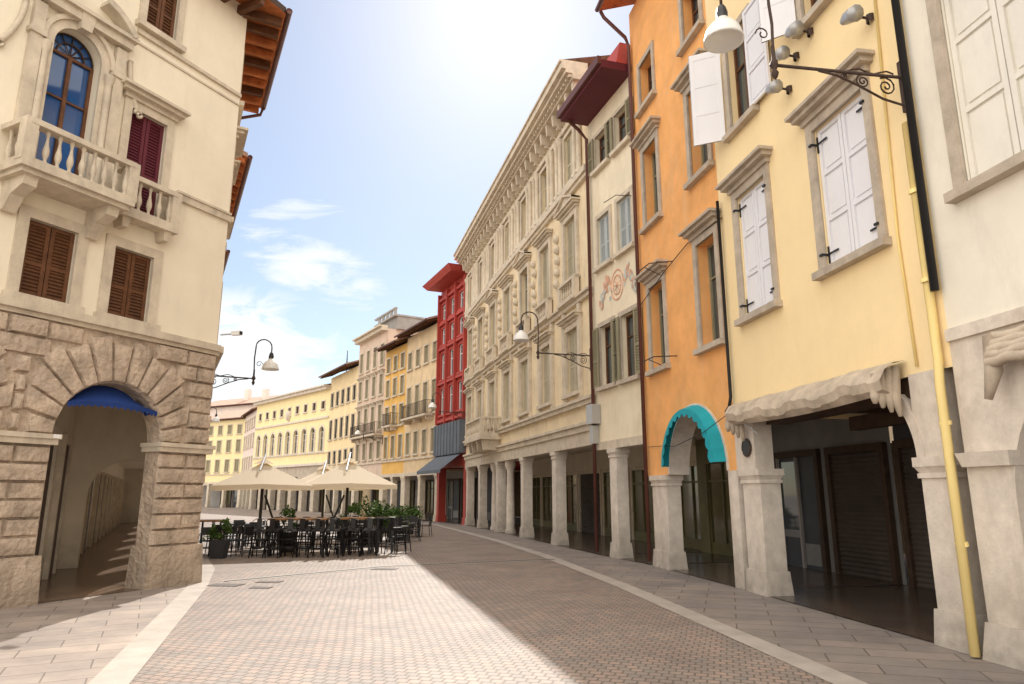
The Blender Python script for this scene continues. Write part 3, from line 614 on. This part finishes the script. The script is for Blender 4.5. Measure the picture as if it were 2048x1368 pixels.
for rr in (.26,.4): b.tube('fresco','fresco_red',[(1.4+rr*math.cos(2*PI*j/24),-.01,7.95+rr*1.15*math.sin(2*PI*j/24)) for j in range(25)],.035,6)
for q in range(9): b.tube('fresco','fresco_red',[(1.4,-.01,7.95),(1.4+.24*math.cos(q*.7),-.01,7.95+.27*math.sin(q*.7))],.022,5)
b.tube('downpipe','pipe_brown',[(L_-.05,.9,14.3),(L_-.05,.4,13.9),(L_-.05,.12,13.6),(L_-.05,.12,.1)],.06)
b.tube('iron_bars','iron',[(.2,.02,10.3),(.3,.5,10.3),(1.0,.55,10.35)],.013,5)
b.box('meter_box','metal_grey',L_-.35,L_+.1,.02,.3,3.9,4.5); b.box('meter_box','metal_grey',L_-.2,L_+.05,.02,.22,3.3,3.85)
b.finish()
# big cream palazzo
b=Bld('long_palazzo',(2.64,21.6),(-2.76,41.9)); L_=b.L
st='stone_pale'
for k in range(7):
    c=1.95+3*k-(.15 if k>5 else 0)
    win(b,c-.6,c+.6,5.15,7.4,.2,st,'flat','closed','sh_cream',gap=.1,pr=.09)
    win(b,c-.6,c+.6,9.2,11.5,.2,st,'ped' if k%2==0 else 'flat','closed' if k not in (2,5) else None,'sh_cream',gap=.1,pr=.1,wood='sh_cream')
    balustrade(b,c-.75,c+.75,.16,8.45,.7,.2,st,k='window_balustrades'); b.box('window_balustrades',st,c-.85,c+.85,-.02,.3,8.33,8.45)
    win(b,c-.5,c+.5,12.9,14.9,.14,st,None,None if k%3 else 'closed','sh_cream',gap=.1,pr=.06,wood='sh_cream')
    for q in (-.78,.78,-1.2,1.2): b.lathe('pilasters',st,c+q,.1,12.75,[(.14,0),(.14,.12),(.1,.16),(.095,2.0),(.14,2.15),(.16,2.3)],8)
    for q in (-.78,.78): b.box('pilasters',st,c+q-.12,c+q+.12,-.02,.12,4.86,8.14)
b.wall('walls','pl_pal',0,L_,4.0,16.0,depth=.22)
for z0,z1,p in ((3.75,3.95,.12),(3.95,4.05,.2),(4.6,4.75,.15),(4.75,4.85,.22),(8.15,8.3,.14),(8.3,8.38,.24),(12.35,12.5,.14),(12.5,12.72,.22),(15.1,15.3,.14),(15.9,16.1,.55),(16.1,16.25,.8),(16.25,16.5,.95),(16.5,16.58,1.02)):
    b.box('string_courses',st,0,L_,-.02,p,z0,z1)
a=.15
while a<L_-.2:
    b.box('cornice_brackets',st,a,a+.2,-.02,.5,15.45,15.9,g=-.04); b.box('cornice_brackets',st,a+.03,a+.17,.14,.3,15.32,15.5); a+=.75
a=.05
while a<L_-.1: b.box('cornice_brackets',st,a,a+.13,.5,.68,15.98,16.1); a+=.26
for k in range(6):
    c=3.45+3*k
    for q in range(5): b.lathe('carving',st,c+random.uniform(-.12,.12),.05,9.3+q*.45,[(0,0),(.13,.08),(.16,.2),(.1,.32),(0,.4)],7)
b.box('lintel',st,0,L_,-.5,.05,3.3,3.75)
for i,a in enumerate((4.1,8.4,12.9,17.0,20.4)):
    pier(b,a,a+.42,3.3,.4,'stone_white')
for a in (11.6,14.6): b.lathe('pillars','stone_white',a,-.28,0,[(.26,0),(.26,.15),(.2,.22),(.19,1.6),(.165,2.85),(.23,2.98),(.26,3.1),(.26,3.3)],16)
body(b,0,L_,3.7,16.0,11,'pl_pal',ceil=False); shops(b,0,L_,3.9,3.72,'gggr',w=2.6,fr='stone_pale',fm='shop_green',wallm='pl_inner',gp=.4)
b.poly('roof','tile_roof',[(0,.9,16.58),(L_,.9,16.58),(L_,-5,18.2),(0,-5,18.2)])
b.box('balcony',st,12.3,16.1,-.02,1.05,4.35,4.6); balustrade(b,12.4,16,.93,4.6,.85,.22,st); balustrade_n(b,12.4,.05,.83,4.6,.85,st); balustrade_n(b,16,.05,.83,4.6,.85,st)
for a in (12.5,13.7,14.9,15.7): b.box('balcony',st,a,a+.25,-.02,.9,3.85,4.35,g=-.08)
b.finish()
# red house
b=Bld('red_house',(-2.76,41.9),(-5.0,46.9)); L_=b.L
for k in range(3):
    a=.35+k*1.75
    for z0,z1 in ((6.9,8.7),(9.3,11.1),(11.7,12.9),(13.4,14.6)):
        win(b,a,a+1.2,z0,z1,.1,'red_clad',None,None,glass='glass_red',wood='lamp_white',depth=.12)
for k in range(4): b.box('fins','red_clad',.05+k*1.75,.2+k*1.75,-.02,.25,6.3,15.4)
for z in (6.4,8.95,11.35,13.1,14.85): b.box('fins','red_clad',0,L_,-.02,.18,z,z+.18)
b.wall('walls','red_clad',0,L_,3.4,15.6); body(b,0,L_,3.4,15.6,9,'red_clad',ceil=False); shops(b,0,L_,3,3.5,'d',w=2.2,wallm='shop_dark',fr='shop_dark')
b.box('sign_band','cloth_grey',.1,L_-.1,-.02,.35,4.2,6.2)
for k in range(9): b.box('sign_band','pipe_black',.15+k*.6,.18+k*.6,.35,.37,4.2,6.2)
pier(b,0.0,.4,3.4,.5,'red_clad',False); pier(b,L_-.4,L_,3.4,.5,'red_clad',False)
b.poly('awning','cloth_grey',[(.3,.05,4.3),(L_-.3,.05,4.3),(L_-.3,1.5,3.2),(.3,1.5,3.2)]); b.poly('awning','cloth_grey',[(.3,1.5,3.2),(L_-.3,1.5,3.2),(L_-.3,1.5,3.0),(.3,1.5,3.0)])
b.box('roof','red_clad',-.1,L_+.05,-8,1.4,15.6,15.95,g=-.3); b.finish()
def row_house(name,p0,p1,top,mt,rows,n,ww,smt,pr=.8,raft=.55,frm='stone_pale',arc=3.3,style='closed',balc=None,hood=None,rf=True,pm='stone_pale',seq='gd',gap=.14):
    b=Bld(name,p0,p1); L_=b.L
    for k in range(n):
        c=(k+.5)*L_/n
        for z0,z1 in rows: win(b,c-ww/2,c+ww/2,z0,z1,.13,frm,hood if z0<10 else None,style,smt,gap=gap)
    b.wall('walls',mt,0,L_,arc,top); body(b,0,L_,arc,top,9,mt,ceil=False,top=not rf); shops(b,0,L_,3,arc+.1,seq,w=2.0,fr='wood_dark',wallm='concrete')
    b.box('lintel',pm,0,L_,-.5,.05,arc-.25,arc)
    m_=max(2,int(L_/2.6)); 
    for k in range(m_+1):
        a=k*(L_-.4)/m_; pier(b,a,a+.4,arc-.25,.4,pm)
    b.box('string_courses',frm,0,L_,-.02,.1,arc+.9,arc+1.05)
    if rf: roof(b,0,L_,top,pr,9,raft=raft,sof='wood_brown')
    for q in (balc or []): iron_balcony(b,*q)
    return b
b=row_house('balcony_house',(-5,46.9),(-8.15,52.6),13.6,'pl_beige',[(4.6,6.2),(7.3,9.6),(11,12.3)],4,.8,'sh_olive',balc=[(.8,5.6,7.2)],pr=1.0); b.finish()
b=row_house('ochre_house',(-8.15,52.6),(-10.5,56.5),13.3,'pl_ochre',[(4.5,6.2),(7.0,8.6),(9.4,10.8),(11.4,12.6)],3,.75,'sh_olive',pr=1.0,balc=[(1.4,3.2,7.0)]); b.finish()
b=row_house('terrace_tower_house',(-10.5,56.5),(-14.1,62.5),15.4,'pl_pink',[(4.6,6.0),(7.0,9.0),(9.9,11.6),(12.4,14.2)],4,.8,'sh_olive',balc=[(.3,6.6,6.6)],hood='flat',rf=False)
b.box('cornice','stone_pale',-.1,b.L,-.02,.5,15.2,15.5); b.box('cornice','stone_pale',-.1,b.L,-.02,.75,15.5,15.62)
b.box('penthouse','concrete',-.3,b.L-2.5,-7,-.8,15.4,16.5); b.box('penthouse','concrete',-.4,b.L-2.2,-7.2,-.5,16.5,16.65)
k=0
while k<5: b.box('penthouse','concrete',-.3+k*.95,.1+k*.95,-.7,-.55,16.65,17.1); k+=1
b.box('penthouse','concrete',-.35,b.L-2.3,-.72,-.5,17.1,17.25)
b.finish()
b=row_house('gold_house',(-14.1,62.5),(-18.5,69.8),13.3,'pl_gold',[(4.6,5.8),(7.0,8.9),(10.2,11.6)],5,.85,'sh_black',pr=1.2,style='closed'); b.finish()
b=Bld('town_palazzo',(-18.5,69.8),(-31,83.7)); L_=b.L
for k in range(9):
    c=1.4+k*2.0
    win(b,c-.35,c+.35,10.3,11.1,.12,'stone_white',None,'closed','wood_dark',gap=.15)
    win(b,c-.5,c+.5,6.0,8.0,.2,'stone_white',None,None,arch=True,glass='glass',depth=.2,wood='stone_white')
b.wall('walls','pl_lemon',0,L_,4.6,12.4)
hs=[(.5+k*2.65,.5+k*2.65+1.9,0,2.6,True) for k in range(7)]
b.wall('arcade','stone_grey',0,L_,0,4.6,depth=.6,back=True,holes=hs)
for z0,z1,p in ((4.6,4.85,.25),(5.8,5.9,.12),(9.3,9.5,.15),(12.2,12.5,.5),(12.5,12.65,.75)): b.box('string_courses','stone_white',0,L_,-.02,p,z0,z1)
body(b,0,L_,4.6,12.4,10,'pl_lemon',ceil=False); shops(b,0,L_,3.4,4.5,'gd',w=2,fr='wood_dark',wallm='concrete')
b.poly('roof','tile_roof',[(0,.6,12.66),(L_,.6,12.66),(L_,-5,14),(0,-5,14)])
b.poly('roof','tile_roof',[(0,-10,12.66),(L_,-10,12.66),(L_,-5,14),(0,-5,14)])
b.lathe('coat_of_arms','stone_white',9.4,.05,9.55,[(0,0),(.3,.3),(.42,.7),(.38,1.1),(0,1.3)],10)
b.finish()
b=row_house('pink_house',(-31,83.7),(-35.5,92),11.8,'pl_rose',[(4.6,6.2),(7.4,9.0),(9.8,11)],5,.8,'sh_cream',pr=.5,gap=.2); b.finish()
b=row_house('ochre_town_house',(-35.5,92),(-44,97),11.6,'pl_lemon',[(4.6,6.2),(7.2,8.8),(9.6,10.8)],5,.85,'sh_olive',pr=.5,gap=.2); b.finish()
b=row_house('gabled_house',(-37,104),(-52,112),15.2,'pl_rose',[(12,13.4)],6,.9,'sh_cream',pr=.6,gap=.25)
b.box('chimney','pl_rose',3,3.8,-3,-2.2,16,17.9); b.box('chimney','pl_rose',7,7.8,-3,-2.2,16,18.1); b.finish()

# ------------------------------------------------------------------ lamps
def lamp(p,nrm,z,L1=1.65,off=.42,rise=1.15,sc=1.0):
    n=Vector(nrm).normalized(); b=Bld('wall_street_lamp',p,Vector(p)+Vector((-n.y,n.x)),False)
    b.n=n; b.d=Vector((n.y,-n.x)); k='body'; I='iron'
    b.tube(k,I,[(0,0,z-.45),(0,.03,z+.2)],.03,6); b.box(k,I,-.05,.05,0,.04,z-.5,z+.25)
    b.tube(k,I,[(0,.02,z),(0,L1+.06,z)],.022,8)
    b.tube(k,I,[(0,.05,z-.42),(0,.35,z-.35),(0,.7,z-.18),(0,1.0,z-.06),(0,1.25,z-.02)],.016,6)
    for c,r,sg in ((.28,.14,1),(.62,.1,-1),(.9,.06,1)):
        pts=[(0,c+r*(1-q/22)*math.cos(q*.6*sg+1),z-r*1.15+r*(1-q/22)*math.sin(q*.6*sg+1)) for q in range(20)]; b.tube(k,I,pts,.012,5)
    b.tube(k,I,[(0,.15+.1*q,z+.04+.03*math.sin(q*1.5)) for q in range(8)],.012,5)
    b.lathe(k,I,0,L1,z-.22,[(0,0),(.03,.04),(.05,.1),(.025,.15),(.05,.2),(.05,.26),(.03,.3),(.025,.5)],10)
    R=off*.55; pts=[(0,L1,z+.2),(0,L1-.02,z+rise*.5),(0,L1-.0,z+rise-.3)]
    for q in range(9): t=PI-PI*q/8; pts.append((0,L1+R+R*math.cos(t),z+rise-.25+R*math.sin(t)))
    pts.append((0,L1+2*R,z+rise-.42)); b.tube(k,I,pts,.02,8)
    b.tube(k,I,[(0,L1+.13+.1*math.cos(q*.6)*(1-q/16),z+.45+.1*math.sin(q*.6)*(1-q/16)) for q in range(13)],.01,5)
    zb=z+rise-.42-.52; b.lathe(k,'black_metal',0,L1+2*R,zb+.3,[(.0,.26),(.03,.24),(.055,.2),(.075,.12),(.075,.02),(.09,0)],14)
    b.lathe(k,'lamp_white',0,L1+2*R,zb,[(.0,.34),(.08,.33),(.1,.28),(.16,.24),(.22,.15),(.255,.03),(.26,0),(.235,0),(.2,.04),(.0,.06)],20)
    b.finish(True)
nY=Vector((-dY.y,dY.x)); lamp(Y0-dY*.1,nY,7.3,1.88,.62,1.22)
K0=Vector((2.64,21.6)); dK=(Vector((-2.76,41.9))-K0).normalized(); nK=Vector((-dK.y,dK.x)); lamp(K0+dK*.3,nK,6.15,1.8,.5,1.3)
lamp(C+DS*5.6,nS,5.2,1.4,.42,1.25); lamp(C+DS*33,nS,6.2,1.6); lamp(K0+dK*20.9,nK,6.6); lamp((-10.5,56.5),(-.86,-.52),6.2)

# ------------------------------------------------------------------ ground
def sheet(name,pts,z,mt):
    me=bpy.data.meshes.new(name); me.from_pydata([(p[0],p[1],z) for p in pts],[],[tuple(range(len(pts)))]); me.materials.append(MATS[mt]); o=bpy.data.objects.new(name,me); COL.objects.link(o); return o
def strip(name,pts,w,z,mt):
    pts=[Vector(p) for p in pts]; l=[];r=[]
    for i,p in enumerate(pts):
        t=(pts[min(i+1,len(pts)-1)]-pts[max(i-1,0)]).normalized(); n=Vector((-t.y,t.x)); l.append(p+n*w/2); r.append(p-n*w/2)
    me=bpy.data.meshes.new(name); k=len(pts); me.from_pydata([(p.x,p.y,z) for p in l+r],[],[(i,i+1,k+i+1,k+i) for i in range(k-1)]); me.materials.append(MATS[mt]); o=bpy.data.objects.new(name,me); COL.objects.link(o); return o
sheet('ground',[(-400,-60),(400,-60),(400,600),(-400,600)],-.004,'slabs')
R_line=[(5.2,-6),(3.95,3.5),(3.27,7.23),(2.2,14.6),(.99,21.2),(-.6,28),(-2.8,36),(-4.6,42.5),(-7.5,48.5),(-11,54),(-16.5,63),(-21,71),(-33,84)]
L_line=[(-.6,-6),(-2.6,3.2),(-3.9,7.23),(-6.2,14.3),(-7.4,17.5),(-9.6,22),(-14,31),(-20,43),(-27,57),(-36,75),(-42,90)]
sheet('cobbled_street',R_line+L_line[::-1],0.0,'setts')
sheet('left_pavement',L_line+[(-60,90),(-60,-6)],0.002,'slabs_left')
strip('kerb_stones_right',R_line,.34,.006,'kerb'); strip('kerb_stones_left',L_line,.38,.006,'kerb')
strip('drain_channel',[(-6.0,15.15),(-3.2,18.2),(.78,20.0),(1.2,20.1)],.13,.010,'drain')
strip('drain_border',[(-6.0,15.15),(-3.2,18.2),(.78,20.0),(1.2,20.1)],.4,.0045,'kerb')
for x,y,r in ((-5.75,14.6,.32),(-5.05,15.1,.25),(-4.9,14.2,.2),(-3.1,17.6,.3)):
    b=Bld('manhole_cover',(x,y),(x+1,y-.1)); b.box('a','iron',-r,r,-r*.6,r*.6,.0,.009); 
    for q in range(4): b.box('a','concrete',-r*.8,r*.8,-r*.5+q*r*.28,-r*.42+q*r*.28,.009,.012)
    b.finish(True)

# ------------------------------------------------------------------ umbrellas
def umbrella(x,y,rot,S=1.75,zr=2.1,zt=2.85,brace=1):
    d=Vector((math.cos(rot),math.sin(rot))); b=Bld('patio_umbrella',(x,y),Vector((x,y))+d); c='canopy'
    ring=[]
    for i in range(8):
        t=PI/4*i+PI/4; r=S*(1.38 if i%2==0 else .985); ring.append((r*math.cos(t),r*math.sin(t),zr-(.05 if i%2==0 else 0)))
    M_=6
    def pt(i,f):
        p=ring[i%8]; return (p[0]*f,p[1]*f,zt+(p[2]-zt)*(f**.92))
    for i in range(8):
        for j in range(M_):
            f0=j/M_; f1=(j+1)/M_; 
            b.poly(c,'canvas',[pt(i,f0),pt(i+1,f0),pt(i+1,f1),pt(i,f1)])
        p,q=ring[i],ring[(i+1)%8]; b.poly(c,'canvas',[p,q,(q[0]*1.005,q[1]*1.005,q[2]-.14),(p[0]*1.005,p[1]*1.005,p[2]-.14)])
        b.tube('ribs','wood_table',[(0,0,zt-.08),(p[0]*.98,p[1]*.98,p[2]-.05)],.016,5)
        b.tube('ribs','black_metal',[(0,0,zr-.15),(p[0]*.5,p[1]*.5,zr+(zt-zr)*.45-.03)],.012,5)
    for i in range(8):
        p,q=pt(i,.2),pt(i+1,.2); b.poly(c,'canvas',[(0,0,zt+.12),(p[0],p[1],p[2]+.1),(q[0],q[1],q[2]+.1)])
    b.tube('pole','black_metal',[(0,0,0),(0,0,zt+.1)],.05,10); b.lathe('pole','metal_grey',0,0,zt+.1,[(.03,0),(.03,.1),(.0,.14)],8)
    b.tube('pole','black_metal',[(.75*brace,.15,.06),(.1*brace,0,1.75)],.035,8); b.tube('pole','metal_grey',[(-.12,-.75,zr+.42),(.04,-.02,zt+.25)],.03,6)
    b.box('base','concrete',-.42,.42,-.42,.42,.005,.1); b.box('base','black_metal',-.12,.12,-.12,.12,.1,.16)
    b.finish()
umbrella(-8.0,22.6,.35,1.5,2.08,2.8); umbrella(-5.55,23.8,.30,1.5,2.12,2.9,-1); umbrella(-7.6,28.5,.3,1.5,2.1,2.85)
b=Bld('closed_umbrella',(-5.7,27.6),(-4.7,27.6)); b.lathe('cloth','canvas',0,0,.75,[(.02,0),(.16,.02),(.2,.3),(.15,.9),(.1,1.4),(.05,1.75),(.0,1.85)],9); b.tube('pole','black_metal',[(0,0,0),(0,0,2.7)],.03,8); b.box('base','concrete',-.25,.25,-.25,.25,.005,.08); b.finish(True)

# ------------------------------------------------------------------ stools, chairs, tables
def mk_stool():
    b=Bld('bar_stool',(0,0),(1,0)); k='a'; m_='black_metal'
    b.box(k,m_,-.17,.17,-.17,.17,.755,.785,g=.0,gt=-.01); b.box(k,m_,-.18,.18,-.18,.18,.72,.755)
    for sx in (-1,1):
        for sy in (-1,1): b.tube(k,m_,[(sx*.15,sy*.15,.74),(sx*.23,sy*.23,0)],[.02,.016],6)
    for z,r in ((.28,.205),(.5,.18)):
        b.tube(k,m_,[(-r,-r,z),(r,-r,z),(r,r,z),(-r,r,z),(-r,-r,z)],.011,5)
    b.tube(k,m_,[(-.17,.16,.77),(-.19,.2,1.02),(-.1,.22,1.08),(.1,.22,1.08),(.19,.2,1.02),(.17,.16,.77)],.012,6); b.box(k,m_,-.07,.07,.205,.22,.78,1.07)
    return b.finish(True,(0,0,0))
def mk_chair():
    b=Bld('cafe_chair',(0,0),(1,0)); k='a'; m_='black_metal'
    b.box(k,m_,-.2,.2,-.2,.2,.43,.46)
    for sx in (-1,1):
        b.tube(k,m_,[(sx*.18,-.18,.44),(sx*.21,-.21,0)],.015,6); b.tube(k,m_,[(sx*.21,.24,0),(sx*.18,.19,.44),(sx*.18,.25,.84)],.015,6)
        b.tube(k,m_,[(sx*.18,-.18,.44),(sx*.2,-.17,.64),(sx*.2,.22,.66)],.013,6)
    b.box(k,m_,-.18,.18,.22,.25,.62,.84)
    for q in (-.1,0,.1): b.box(k,m_,q-.012,q+.012,.2,.215,.46,.62)
    return b.finish(True,(0,0,0))
st0=mk_stool(); ch0=mk_chair()
def put(o,x,y,r,first=[]):
    if o.name not in first: first.append(o.name); n=o
    else: n=bpy.data.objects.new(o.name.split('.')[0],o.data); COL.objects.link(n)
    n.location=(x,y,0.002); n.rotation_euler=(0,0,r); return n
fr=random.uniform
def table(name,x,y,lx,ly,h,rot,top='wood_table'):
    d=Vector((math.cos(rot),math.sin(rot))); b=Bld(name,(x,y),Vector((x,y))+d); b.box('top',top,-lx/2,lx/2,-ly/2,ly/2,h-.05,h)
    for sx in (-1,1):
        for sy in (-1,1): b.box('leg','black_metal',sx*(lx/2-.08)-.025,sx*(lx/2-.08)+.025,sy*(ly/2-.08)-.025,sy*(ly/2-.08)+.025,0,h-.05)
    b.box('rail','black_metal',-lx/2+.1,lx/2-.1,-.02,.02,.18,.22); b.finish()
table('high_table',-6.35,21.3,1.7,.7,1.08,.06); table('high_table',-4.75,21.9,1.0,.7,1.08,.06)
for i in range(6):
    put(st0,-7.3+i*.42,20.75+.02*i+fr(-.05,.05),PI+fr(-.25,.25)); put(st0,-7.25+i*.42,21.95+fr(-.05,.05),fr(-.2,.2))
for i in range(3): put(st0,-5.1+i*.42,21.3+fr(-.05,.05),PI+fr(-.3,.3)); put(st0,-5.05+i*.42,22.5,fr(-.3,.3))
table('high_table',-3.95,22.3,.6,.6,1.08,.1,'black_metal'); put(st0,-3.55,21.85,2.6); put(st0,-4.3,21.7,3.3); put(st0,-3.5,22.8,.5)
table('cafe_table',-9.1,21.6,.8,.8,1.02,.2); table('cafe_table',-8.6,23.6,.8,.8,.75,.2,'black_metal'); table('cafe_table',-7.0,24.0,.8,.8,.75,.2,'black_metal'); table('cafe_table',-5.6,25.3,.8,.8,.75,.1,'black_metal')
table('cafe_table',-9.8,25.6,.8,.8,.75,.2,'black_metal'); table('cafe_table',-4.4,27.5,.8,.8,.75,.2,'black_metal'); table('cafe_table',-4.3,30.5,.8,.8,.75,.2,'black_metal')
for tx,ty in ((-9.1,21.6),(-8.6,23.6),(-7.0,24.0),(-5.6,25.3),(-9.8,25.6),(-4.4,27.5),(-4.3,30.5)):
    for q in range(4):
        t=q*PI/2+fr(-.2,.2)+.2; put(ch0,tx+.62*math.cos(t),ty+.62*math.sin(t),t-PI/2)
for q in range(6): put(ch0,-9.3+q*.45,20.8+fr(-.1,.1)+.15*q,fr(0,6))
def plant(name,x,y,r,h,n,pot=None,z0=.35,leafs=.07):
    b=Bld(name,(x,y),(x+1,y))
    if pot: b.box('pot','pot',-pot,pot,-pot,pot,0,z0,g=-.03,gt=.02)
    b.tube('stem','wood_dark',[(0,0,z0*.7),(.02,.01,z0+h*.5)],.015,5)
    cl=[(fr(-.6,.6)*r,fr(-.6,.6)*r,z0+h*fr(.15,.9),fr(.25,.5)*r) for _ in range(9)]
    for c in cl[:6]: b.tube('stem','wood_dark',[(0,0,z0),(c[0]*.5,c[1]*.5,(z0+c[2])/2),c[:3]],.008,4)
    for i in range(n):
        c=random.choice(cl); v=Vector((random.gauss(0,1),random.gauss(0,1),random.gauss(0,1))).normalized()*c[3]*fr(.3,1.15)
        p=Vector(c[:3])+v; u=Vector((fr(-1,1),fr(-1,1),fr(-1,1))).normalized(); w=u.cross(Vector((fr(-1,1),fr(-1,1),fr(-1,1)))).normalized(); s=leafs*fr(.6,1.3)
        if p.z<z0*.8: p.z=z0
        b.poly('leaves',random.choice(['leafA','leafA','leafB']),[tuple(p-u*s),tuple(p+w*s*.45),tuple(p+u*s),tuple(p-w*s*.45)])
    b.finish()
plant('potted_bush',-8.35,20.5,.38,.55,420,.2,.5,.05)
plant('potted_bush',-7.1,22.6,.3,.9,350,.2,.6,.06)
plant('potted_bush',-5.1,26.4,.75,.9,1300,.3,.5,.07)
plant('potted_bush',-4.6,28.8,.7,.7,900,.3,.45,.07); plant('potted_bush',-4.8,32.5,.8,.7,900,.3,.45,.07); plant('potted_bush',-6.3,27.5,.5,.9,600,.3,.5,.07)
plant('potted_bush',-5.9,33.5,.8,.7,900,.3,.45,.07)
b=Bld('iron_weathervane',(-17.6,68.2),(-18,69)); b.tube('a','iron',[(0,-1,13.5),(0,-1,16)],.04,6)
for q in range(5): b.tube('a','iron',[(.3*math.cos(t_*.6)*(1-q*.15),-1,14.6+q*.22+.1*math.sin(t_*.6)) for t_ in range(12)],.025,4)
b.finish(True)
b=Bld('tv_antenna',(-7,54),(-8,55)); b.tube('a','metal_grey',[(0,-2,14.5),(0,-2,17.6)],.03,5)
for q in range(4): b.tube('a','metal_grey',[(-.5,-2,16.6+q*.28),(.5,-2,16.6+q*.28)],.015,4)
b.finish(True)

# ------------------------------------------------------------------ world, sun, camera
EL=math.radians(40.7); AZ=math.radians(-1.0)
w=bpy.data.worlds.new("World"); SC.world=w; w.use_nodes=True; nt=w.node_tree; L=nt.links.new
bg=nt.nodes['Background']; bg.inputs['Strength'].default_value=.135
sky=nd(nt,'ShaderNodeTexSky'); sky.sky_type='NISHITA'; sky.sun_disc=False; sky.sun_elevation=EL; sky.sun_rotation=AZ; sky.air_density=1.0; sky.dust_density=.38; sky.ozone_density=.9
tc=nd(nt,'ShaderNodeTexCoord'); sx=nd(nt,'ShaderNodeSeparateXYZ'); L(tc.outputs['Generated'],sx.inputs[0])
def ma(op,a,b_=None,c=None):
    n=nd(nt,'ShaderNodeMath'); n.operation=op
    for i,v in enumerate((a,b_,c)):
        if v is None: continue
        if isinstance(v,(int,float)): n.inputs[i].default_value=v
        else: L(v,n.inputs[i])
    return n.outputs[0]
yy=ma('MAXIMUM',sx.outputs['Y'],.05); qx=ma('DIVIDE',sx.outputs['X'],yy); qz=ma('DIVIDE',sx.outputs['Z'],yy)
cb=nd(nt,'ShaderNodeCombineXYZ'); L(qx,cb.inputs[0]); L(qz,cb.inputs[1])
def cloud(cx,cz,rx,rz,sxs,szs,lo,hi,amp,rot=0):
    mp=nd(nt,'ShaderNodeMapping'); mp.inputs['Rotation'].default_value=(0,0,rot); mp.inputs['Scale'].default_value=(sxs,szs,1); L(cb.outputs[0],mp.inputs[0])
    n=nd(nt,'ShaderNodeTexNoise'); n.inputs['Scale'].default_value=1; n.inputs['Detail'].default_value=9; n.inputs['Roughness'].default_value=.62; n.inputs['Distortion'].default_value=.6; L(mp.outputs[0],n.inputs['Vector'])
    ex=ma('DIVIDE',ma('SUBTRACT',qx,cx),rx); ez=ma('DIVIDE',ma('SUBTRACT',ma('MULTIPLY_ADD',qx,math.tan(rot),qz),cz+cx*math.tan(rot)),rz)
    dd=ma('SQRT',ma('ADD',ma('MULTIPLY',ex,ex),ma('MULTIPLY',ez,ez)))
    mk=ma('MAXIMUM',ma('SUBTRACT',1,dd),0)
    v=ma('ADD',n.outputs['Fac'],ma('MULTIPLY',mk,.35))
    mr=nd(nt,'ShaderNodeMapRange'); mr.interpolation_type='SMOOTHSTEP'; mr.inputs['From Min'].default_value=lo; mr.inputs['From Max'].default_value=hi; L(v,mr.inputs[0])
    return ma('MULTIPLY',ma('MULTIPLY',mr.outputs[0],ma('MINIMUM',ma('MULTIPLY',mk,3),1)),amp)
c1=cloud(-.30,.335,.16,.065,9,30,.5,.85,.95,.35); c2=cloud(-.42,.19,.2,.13,12,22,.45,.68,1.0); c3=cloud(-.34,.43,.12,.025,8,40,.5,.9,.7)
cm=ma('MAXIMUM',ma('MAXIMUM',c1,c2),c3)
# thin high haze veiling the whole sky
cm=ma('MAXIMUM',cm,.14)
mx=nd(nt,'ShaderNodeMixRGB'); L(cm,mx.inputs[0]); L(sky.outputs[0],mx.inputs[1]); mx.inputs[2].default_value=(7.6,7.9,8.1,1)
n=nd(nt,'ShaderNodeTexNoise'); n.inputs['Scale'].default_value=2.2; n.inputs['Detail'].default_value=8; L(tc.outputs['Generated'],n.inputs['Vector'])  # bright warm clouds added beside and behind the view to light shaded facades
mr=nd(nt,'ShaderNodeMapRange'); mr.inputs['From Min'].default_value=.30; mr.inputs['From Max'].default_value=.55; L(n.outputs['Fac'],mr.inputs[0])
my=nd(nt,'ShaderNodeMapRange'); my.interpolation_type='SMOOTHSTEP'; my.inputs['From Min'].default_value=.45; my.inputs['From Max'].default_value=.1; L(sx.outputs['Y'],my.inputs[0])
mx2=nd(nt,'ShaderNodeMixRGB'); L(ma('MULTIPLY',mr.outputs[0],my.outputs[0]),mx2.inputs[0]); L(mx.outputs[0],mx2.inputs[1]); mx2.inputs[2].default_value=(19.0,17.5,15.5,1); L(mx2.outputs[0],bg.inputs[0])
sd=bpy.data.lights.new('sun','SUN'); sd.energy=5; sd.angle=math.radians(.5); sd.color=(1,.94,.86); so=bpy.data.objects.new('sun',sd); COL.objects.link(so)
sv=Vector((math.sin(AZ)*math.cos(EL),math.cos(AZ)*math.cos(EL),math.sin(EL))); so.rotation_euler=(-sv).to_track_quat('-Z','Y').to_euler(); so.location=(0,20,40)
cd=bpy.data.cameras.new('camera'); cd.sensor_width=36; cd.lens=36*1380/2048; cd.clip_end=2000; cd.clip_start=.05
co=bpy.data.objects.new('camera',cd); COL.objects.link(co); co.location=(0,0,1.8); co.rotation_euler=(math.radians(90)+math.atan(303/1380),0,0); SC.camera=co
SC.view_settings.view_transform='Standard'; SC.view_settings.look='None'; SC.view_settings.exposure=0
